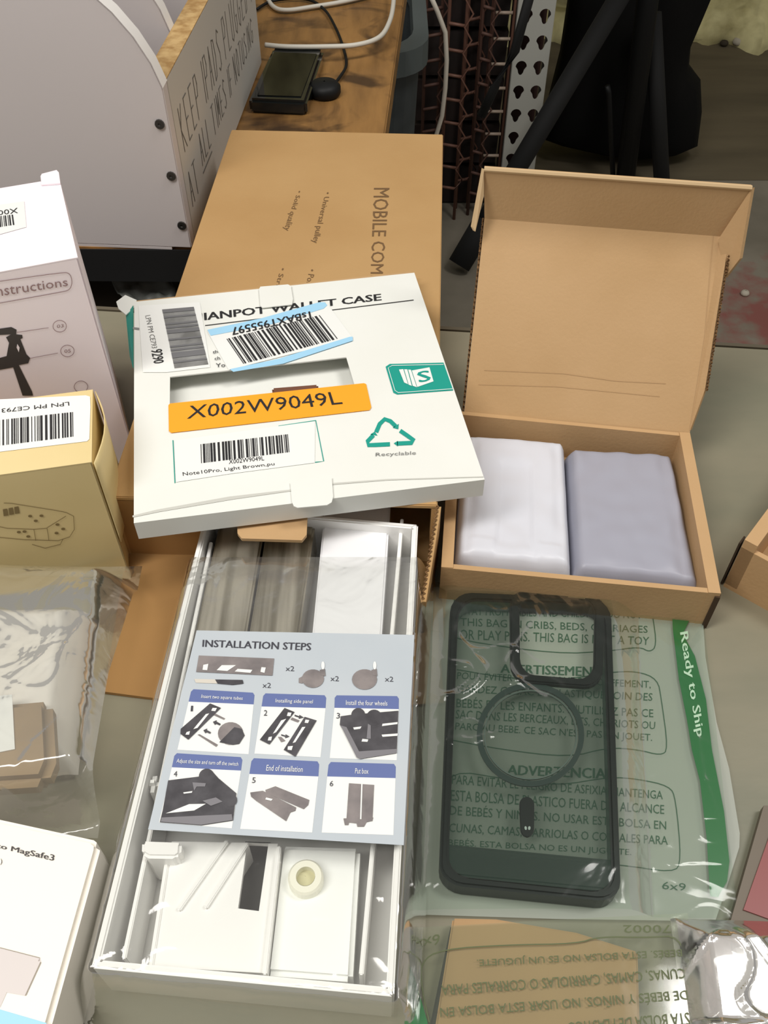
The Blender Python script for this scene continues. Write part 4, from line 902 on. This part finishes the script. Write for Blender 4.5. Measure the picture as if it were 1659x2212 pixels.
# ------------------------------------------------------------------ lower poly bag with kraft card
B_ = Z(860, 1900, 2.076); KL = level(.010)
lb = thing('lower_poly_bag', 'poly bag with upside down green text over a kraft card at the bottom', 'bag', tuple(at(1150, 2120, 0)))
o_ = MB().slab(B_([(245, 172), (440, 176), (800, 236), (1075, 322), (1088, 760), (150, 760)]), .002, .009).build('kraft_pack', mat('tan_card', (172, 138, 94), 0.6, c2=(164, 130, 88), scale=20), bevel=.0008)
tag(o_, 'tan kraft card inside the upside down printed bag', 'card')
o_ = MB().slab(B_([(236, 205), (250, 200), (190, 760), (120, 760)]), .001, .008).build('dark_phone_case', BLACKP, bevel=.001)
tag(o_, 'dark phone case edge beside the kraft card at the bottom', 'phone case')
MB().poly(level(.0105), B_([(40, 240), (90, 215), (800, 175), (1300, 150), (1340, 760), (-20, 760)]), 0).build('bag_film', film('lower_film', .08, tint=(240, 244, 234), hazec=(190, 200, 175), bs=40, bst=.8, gloss=.05), lb, solid=False)
m = MB()
for s, q in (('BEB\u00c9S. ESTA BOLSA NO ES UN JUGUETE.', [(1275, 352), (355, 395), (352, 350), (1270, 302)]), ('CUNAS, CAMAS, CARRIOLAS O CORRALES PARA', [(1292, 442), (195, 520), (192, 465), (1282, 390)]),
             ('DE BEB\u00c9S Y NI\u00d1OS. NO USAR ESTA BOLSA EN', [(1305, 548), (190, 628), (188, 575), (1295, 495)]), ('ESTA BOLSA DE PLASTICO', [(1335, 650), (760, 690), (758, 640), (1325, 592)]),
             ('6x9', [(190, 285), (78, 325), (72, 280), (185, 240)]), ('70002', [(1225, 238), (1010, 238), (1010, 204), (1222, 203)])): m.text(KL, s, B_(q), .0010)
m.line(KL, smooth(B_([(140, 640), (108, 500), (100, 370), (190, 312), (500, 292), (800, 288), (900, 255), (1120, 260), (1265, 250), (1300, 420)])), 2.5, .0010)
m.build('warning_text', mat('olive_green_print', (78, 88, 48), 0.5), lb, solid=False)
MB().poly(KL, B_([(45, 372), (75, 440), (132, 640), (132, 760), (70, 760), (62, 648), (35, 500)]), .0010).build('green_strip', GREENS, lb, solid=False)
# red packet at the right edge
rp = thing('red_packet', 'red packet with grey border at the lower right edge', 'packet', tuple(at(1640, 1900, 0)))
MB().slab([(1650, 1740), (1720, 1740), (1720, 2020), (1578, 1990)], .001, .006).build('border', mat('taupe_border', (104, 94, 80), 0.5), rp)
MB().slab([(1664, 1800), (1730, 1800), (1730, 2010), (1606, 1965)], .006, .0068).build('red_card', mat('red_card', (132, 66, 64), 0.4), rp)
# bright crinkled bag bottom right
cbq = [(1440, 1996), (1740, 2006), (1760, 2300), (1480, 2300)]
cb = thing('crinkled_bag', 'shiny crinkled clear bag over pale packaging in the lower right corner', 'bag', tuple(at(1600, 2120, 0)))
def crk(u, v, p): return .008 + .012 * min(1, 5 * min(u, 1 - u + .2, v + .02))
filmgrid(cbq, 60, 60, crk, .006, 55, 20).build('film', film('crinkled_film', .38, hazec=(240, 236, 232), bs=45, bst=1.0, gloss=.25, rough=.12), cb, smooth=True, solid=False)
filmgrid([(1450, 2004), (1740, 2010), (1760, 2300), (1490, 2300)], 40, 40, lambda u, v, p: .007 + .006 * min(1, 5 * min(u, v + .02)), .004, 45, 33).build('under_film', film('crinkled_film_b', .2, hazec=(240, 236, 232), bs=60, bst=1.0, gloss=.2, rough=.12), cb, smooth=True, solid=False)
o_ = MB().slab([(1585, 2045), (1760, 2045), (1760, 2330), (1605, 2330)], .001, .007).build('white_packet', LABEL, bevel=.001); tag(o_, 'white card inside the crinkled clear bag at the corner', 'card')
o_ = MB().slab([(1480, 2030), (1578, 2020), (1602, 2300), (1500, 2300)], .001, .006).build('taupe_packet', mat('taupe_card', (170, 148, 134), 0.5), bevel=.001); tag(o_, 'taupe card inside the crinkled clear bag beside the white card', 'card')

# ------------------------------------------------------------------ white accessory box, upper left
def yawbox(name, label, FR, yaw, W, D, h, m_, cat='box', top_m=None):
    t = thing(name, label, cat, (FR.x - W / 2, FR.y + D / 2, T))
    u = Vector((math.cos(yaw), math.sin(yaw), 0)); v = Vector((-math.sin(yaw), math.cos(yaw), 0))
    q = [FR - u * W, FR.copy(), FR + v * D, FR - u * W + v * D]
    for i, nm in enumerate(('front_panel', 'side_panel', 'back_panel', 'side_panel')):
        upright(q[i], q[(i + 1) % 4], .0005, h - .0006, .0008, nm, m_, t, 1)
    MB().board([v3(p, h) for p in q], .0008).build('top_flap', top_m or m_, t)
    MB().prism([v3(p, 0) for p in q], [v3(p, .0005) for p in q]).build('bottom_panel', m_, t)
    return t, u, v, q
GB = mat('satin_white_card', (246, 235, 240), 0.5, c2=(243, 232, 237), scale=5)
hg = .144; yw_ = math.radians(19.6)
gb, gu, gv, gq = yawbox('gimbal_box', 'tall white box printed nstructions at the left edge', at(168, 556, hg), yw_, .30, .084, hg, GB)
G_ = Z(0, 350, 2.457); KGt = level(hg); KGf = plane(gq[1].copy(), gu, Vector((0, 0, 1)))
MB().board([at(x, y, hg + .001) for x, y in G_([(215, 75), (222, 62), (300, 42), (312, 55), (320, 112), (220, 120)])], .0008).build('lid_tab', GB, gb)
m = MB(); m.text(KGf, 'nstructions', G_([(-22, 662), (355, 617), (362, 658), (-15, 715)]))
m.line(KGf, smooth(G_([(-60, 642), (330, 586), (372, 590), (385, 640), (370, 680), (330, 690), (-60, 760)])), 1.4)
for cx, cy in ((317, 872), (358, 1003), (430, 1193)): m.line(KGf, [(cx / 2.457 + 14.6 * math.cos(k * .314), 350 + cy / 2.457 + 12.5 * math.sin(k * .314)) for k in range(20)], 1.2, closed=True)
m.line(KGf, G_([(90, 905), (258, 880)]), 1); m.line(KGf, G_([(160, 1042), (308, 1014)]), 1)
m.text(KGf, '03', G_([(302, 864), (338, 860), (338, 878), (302, 882)])); m.text(KGf, '05', G_([(342, 996), (376, 992), (376, 1012), (342, 1014)]))
m.build('printed_lettering', mat('mauve_ink', (150, 122, 122), 0.5), gb, solid=False)
m = MB()
for q in ([(-40, 890), (60, 876), (88, 890), (86, 915), (118, 918), (120, 935), (108, 940), (140, 1020), (160, 1040), (150, 1068), (100, 1078), (170, 1218), (175, 1240), (120, 1240), (70, 1090), (-40, 1110), (-40, 1050), (35, 1030), (48, 960), (32, 930), (60, 915), (-40, 920)],): m.poly(KGf, G_(q))
m.build('product_picture', mat('picture_charcoal', (62, 58, 58), 0.5), gb, solid=False)
MB().poly(KGf, G_([(92, 965), (104, 985), (100, 1010), (88, 985)]), .0004).build('picture_gap', GB, gb, solid=False)
gl_ = MB().poly(KGt, G_([(-60, 235), (128, 208), (140, 345), (-60, 400)]), .0003).build('paper_label', LABEL, gb, solid=False)
m = MB(); m.text(KGt, 'X00', G_([(97, 270), (-10, 282), (-12, 258), (93, 242)]), .0005); m.bars(KGt, G_([(-90, 296), (72, 278), (80, 332), (-90, 358)]), 14, 4, .0005)
m.build('label_print', INK, gl_, solid=False)

# kraft yellow adapter box
YK = mat('yellow_kraft', (226, 205, 152), 0.6, c2=(220, 198, 142), scale=10)
hy = .088; yb_, yu, yv, yq = yawbox('adapter_box', 'pale yellow kraft box with a barcode label at the left edge', at(198, 998, hy), math.radians(11.5), .22, .0545, hy, YK)
KYt = level(hy); KYf = plane(yq[1].copy(), yu, Vector((0, 0, 1)))
# bulging side flap
m = MB().grid(8, 10, lambda u, v: v3(yq[1] + yv * (.054 * u) + yu * (.001 + .005 * math.sin(math.pi * u) * (1 - v * .5)), hy - .001 - .06 * v)); m.build('bulging_flap', YK, yb_, smooth=True, solid=False, thick=.0006)
yl_ = MB().poly(KYt, G_([(-60, 1262), (455, 1238), (478, 1245), (480, 1300), (474, 1470), (462, 1482), (-60, 1545)]), .0003).build('paper_label', LABEL, yb_, solid=False)
m = MB(); m.bars(KYt, G_([(-60, 1375), (400, 1325), (402, 1455), (-60, 1512)]), 30, 12, .0005); m.text(KYt, 'LPN PM CE793', G_([(368, 1292), (8, 1330), (8, 1308), (366, 1272)]), .0005); m.build('label_print', INK, yl_, solid=False)
m = MB(); 
for ln in ([(20, 1810), (60, 1812), (300, 1850), (350, 1860), (390, 1880), (395, 1950), (370, 1990), (310, 2010), (130, 2005), (-30, 1990)], [(-30, 1930), (40, 1945), (180, 1950), (245, 1945), (350, 1880)], [(180, 1950), (190, 2010)], [(250, 1945), (260, 2010)], [(170, 2030), (240, 2050), (320, 2030), (335, 2000)]): m.line(KYf, G_(ln), 1.1)
for x, y in ((100, 1965), (130, 1962), (150, 1988), (160, 1880), (220, 1878), (190, 1905), (305, 1925), (335, 1948), (300, 1970)): m.disc(KYf, *G_([(x, y)])[0], 4.5, 2.6, n=10)
for x, y in ((30, 1862), (60, 1856), (90, 1850)): m.poly(KYf, G_([(x - 15, y - 18), (x + 8, y - 22), (x + 14, y + 14), (x - 10, y + 18)]))
m.build('line_drawing', mat('olive_ink', (128, 108, 66), 0.6), yb_, solid=False)

# clear bag with white pouch and brown block, left
cz_ = thing('left_clear_bag', 'large clear crinkled bag at the left edge holding white packaging', 'bag', tuple(at(80, 1500, 0)))
o_ = MB().grid(40, 40, lambda u, v: (lambda p: Vector((p.x, p.y, T + .004 + .026 * min(1, 7 * min(u + .3, 1 - u, v, 1 - v)) ** .6 + .003 * noise.noise(Vector((u * 5, v * 5, 2))) + .003 * abs(noise.noise(Vector((u * 3 + v * 3, v * 4, 7)))))))(at(*bil([(-160, 1290), (200, 1300), (150, 1640), (-160, 1690)], u, v), .02))).build('foam_wrap', mat('milky_foam', (235, 230, 222), 0.45, tl=0.1), smooth=True, solid=False)
tag(o_, 'milky white packaging foam inside the clear bag at the left', 'packaging')
o_ = MB().slab([(-60, 1520), (108, 1505), (116, 1640), (96, 1690), (-60, 1700)], .026, .0395).build('brown_block', mat('brown_item', (150, 124, 88), 0.5, c2=(120, 98, 70), scale=20), bevel=.004)
tag(o_, 'brown block showing through the left clear bag', 'block')
o_ = MB().slab([(-80, 1512), (26, 1500), (32, 1618), (-80, 1640)], .0397, .0401).build('paper_tag', LABEL); tag(o_, 'white paper label on the brown block in the left bag', 'label')
wrp = [at(x, y, .03) for x, y in ((-200, 1260), (205, 1270), (160, 1660), (-200, 1720))]
filmgrid([(-180, 1196), (296, 1188), (214, 1815), (-180, 1800)], 110, 130, drape([(wrp, .044)], .03, .012), .003, 60, 41, sharp=.9, hb=lambda u, v: .026 - .016 * min(1, v * 2)).build('film', film('left_bag_film', .15, hazec=(215, 212, 200), bs=60, bst=2.4, gloss=.03), cz_, smooth=True, solid=False)
# white retail box at the lower left
hw = .040; KX = level(hw)
sb = thing('white_retail_box', 'white retail box with grey picture and blue band in the lower left corner', 'box', tuple(at(60, 2000, 0)))
WC = mat('cream_white_card', (244, 238, 226), 0.45)
MB().slab([(-240, 1718), (-20, 1763), (200, 1811), (214, 1822), (213, 1836), (98, 2250), (-360, 2250)], 0, hw).build('box_body', WC, sb, bevel=.002)
X_ = Z(0, 1750, 4.787); m = MB(); m.text(KX, 'to MagSafe3', X_([(-30, 340), (566, 462), (550, 545), (-40, 400)]), bold=True); m.text(KX, ')', X_([(8, 500), (26, 504), (18, 570), (2, 566)])); m.build('printed_lettering', mat('charcoal_ink', (70, 66, 66), 0.5), sb, solid=False)
MB().poly(KX, X_([(-200, 1390), (0, 1418), (410, 1525), (422, 1570), (262, 1920), (70, 1885), (0, 2040), (-200, 2030)])).build('grey_picture', mat('warm_grey_print', (212, 204, 200), 0.4), sb, solid=False)
m = MB(); m.line(KX, X_([(0, 1422), (410, 1527), (400, 1560)]), 1.5, .0004); m.line(KX, X_([(420, 1572), (262, 1918)]), 2, .0004); m.build('picture_edge', mat('taupe_line', (150, 140, 125), 0.5), sb, solid=False)
MB().poly(KX, X_([(-200, 2025), (0, 2060), (480, 2200), (470, 2390), (-200, 2390)])).build('blue_band', mat('light_blue_print', (160, 212, 236), 0.4), sb, solid=False)
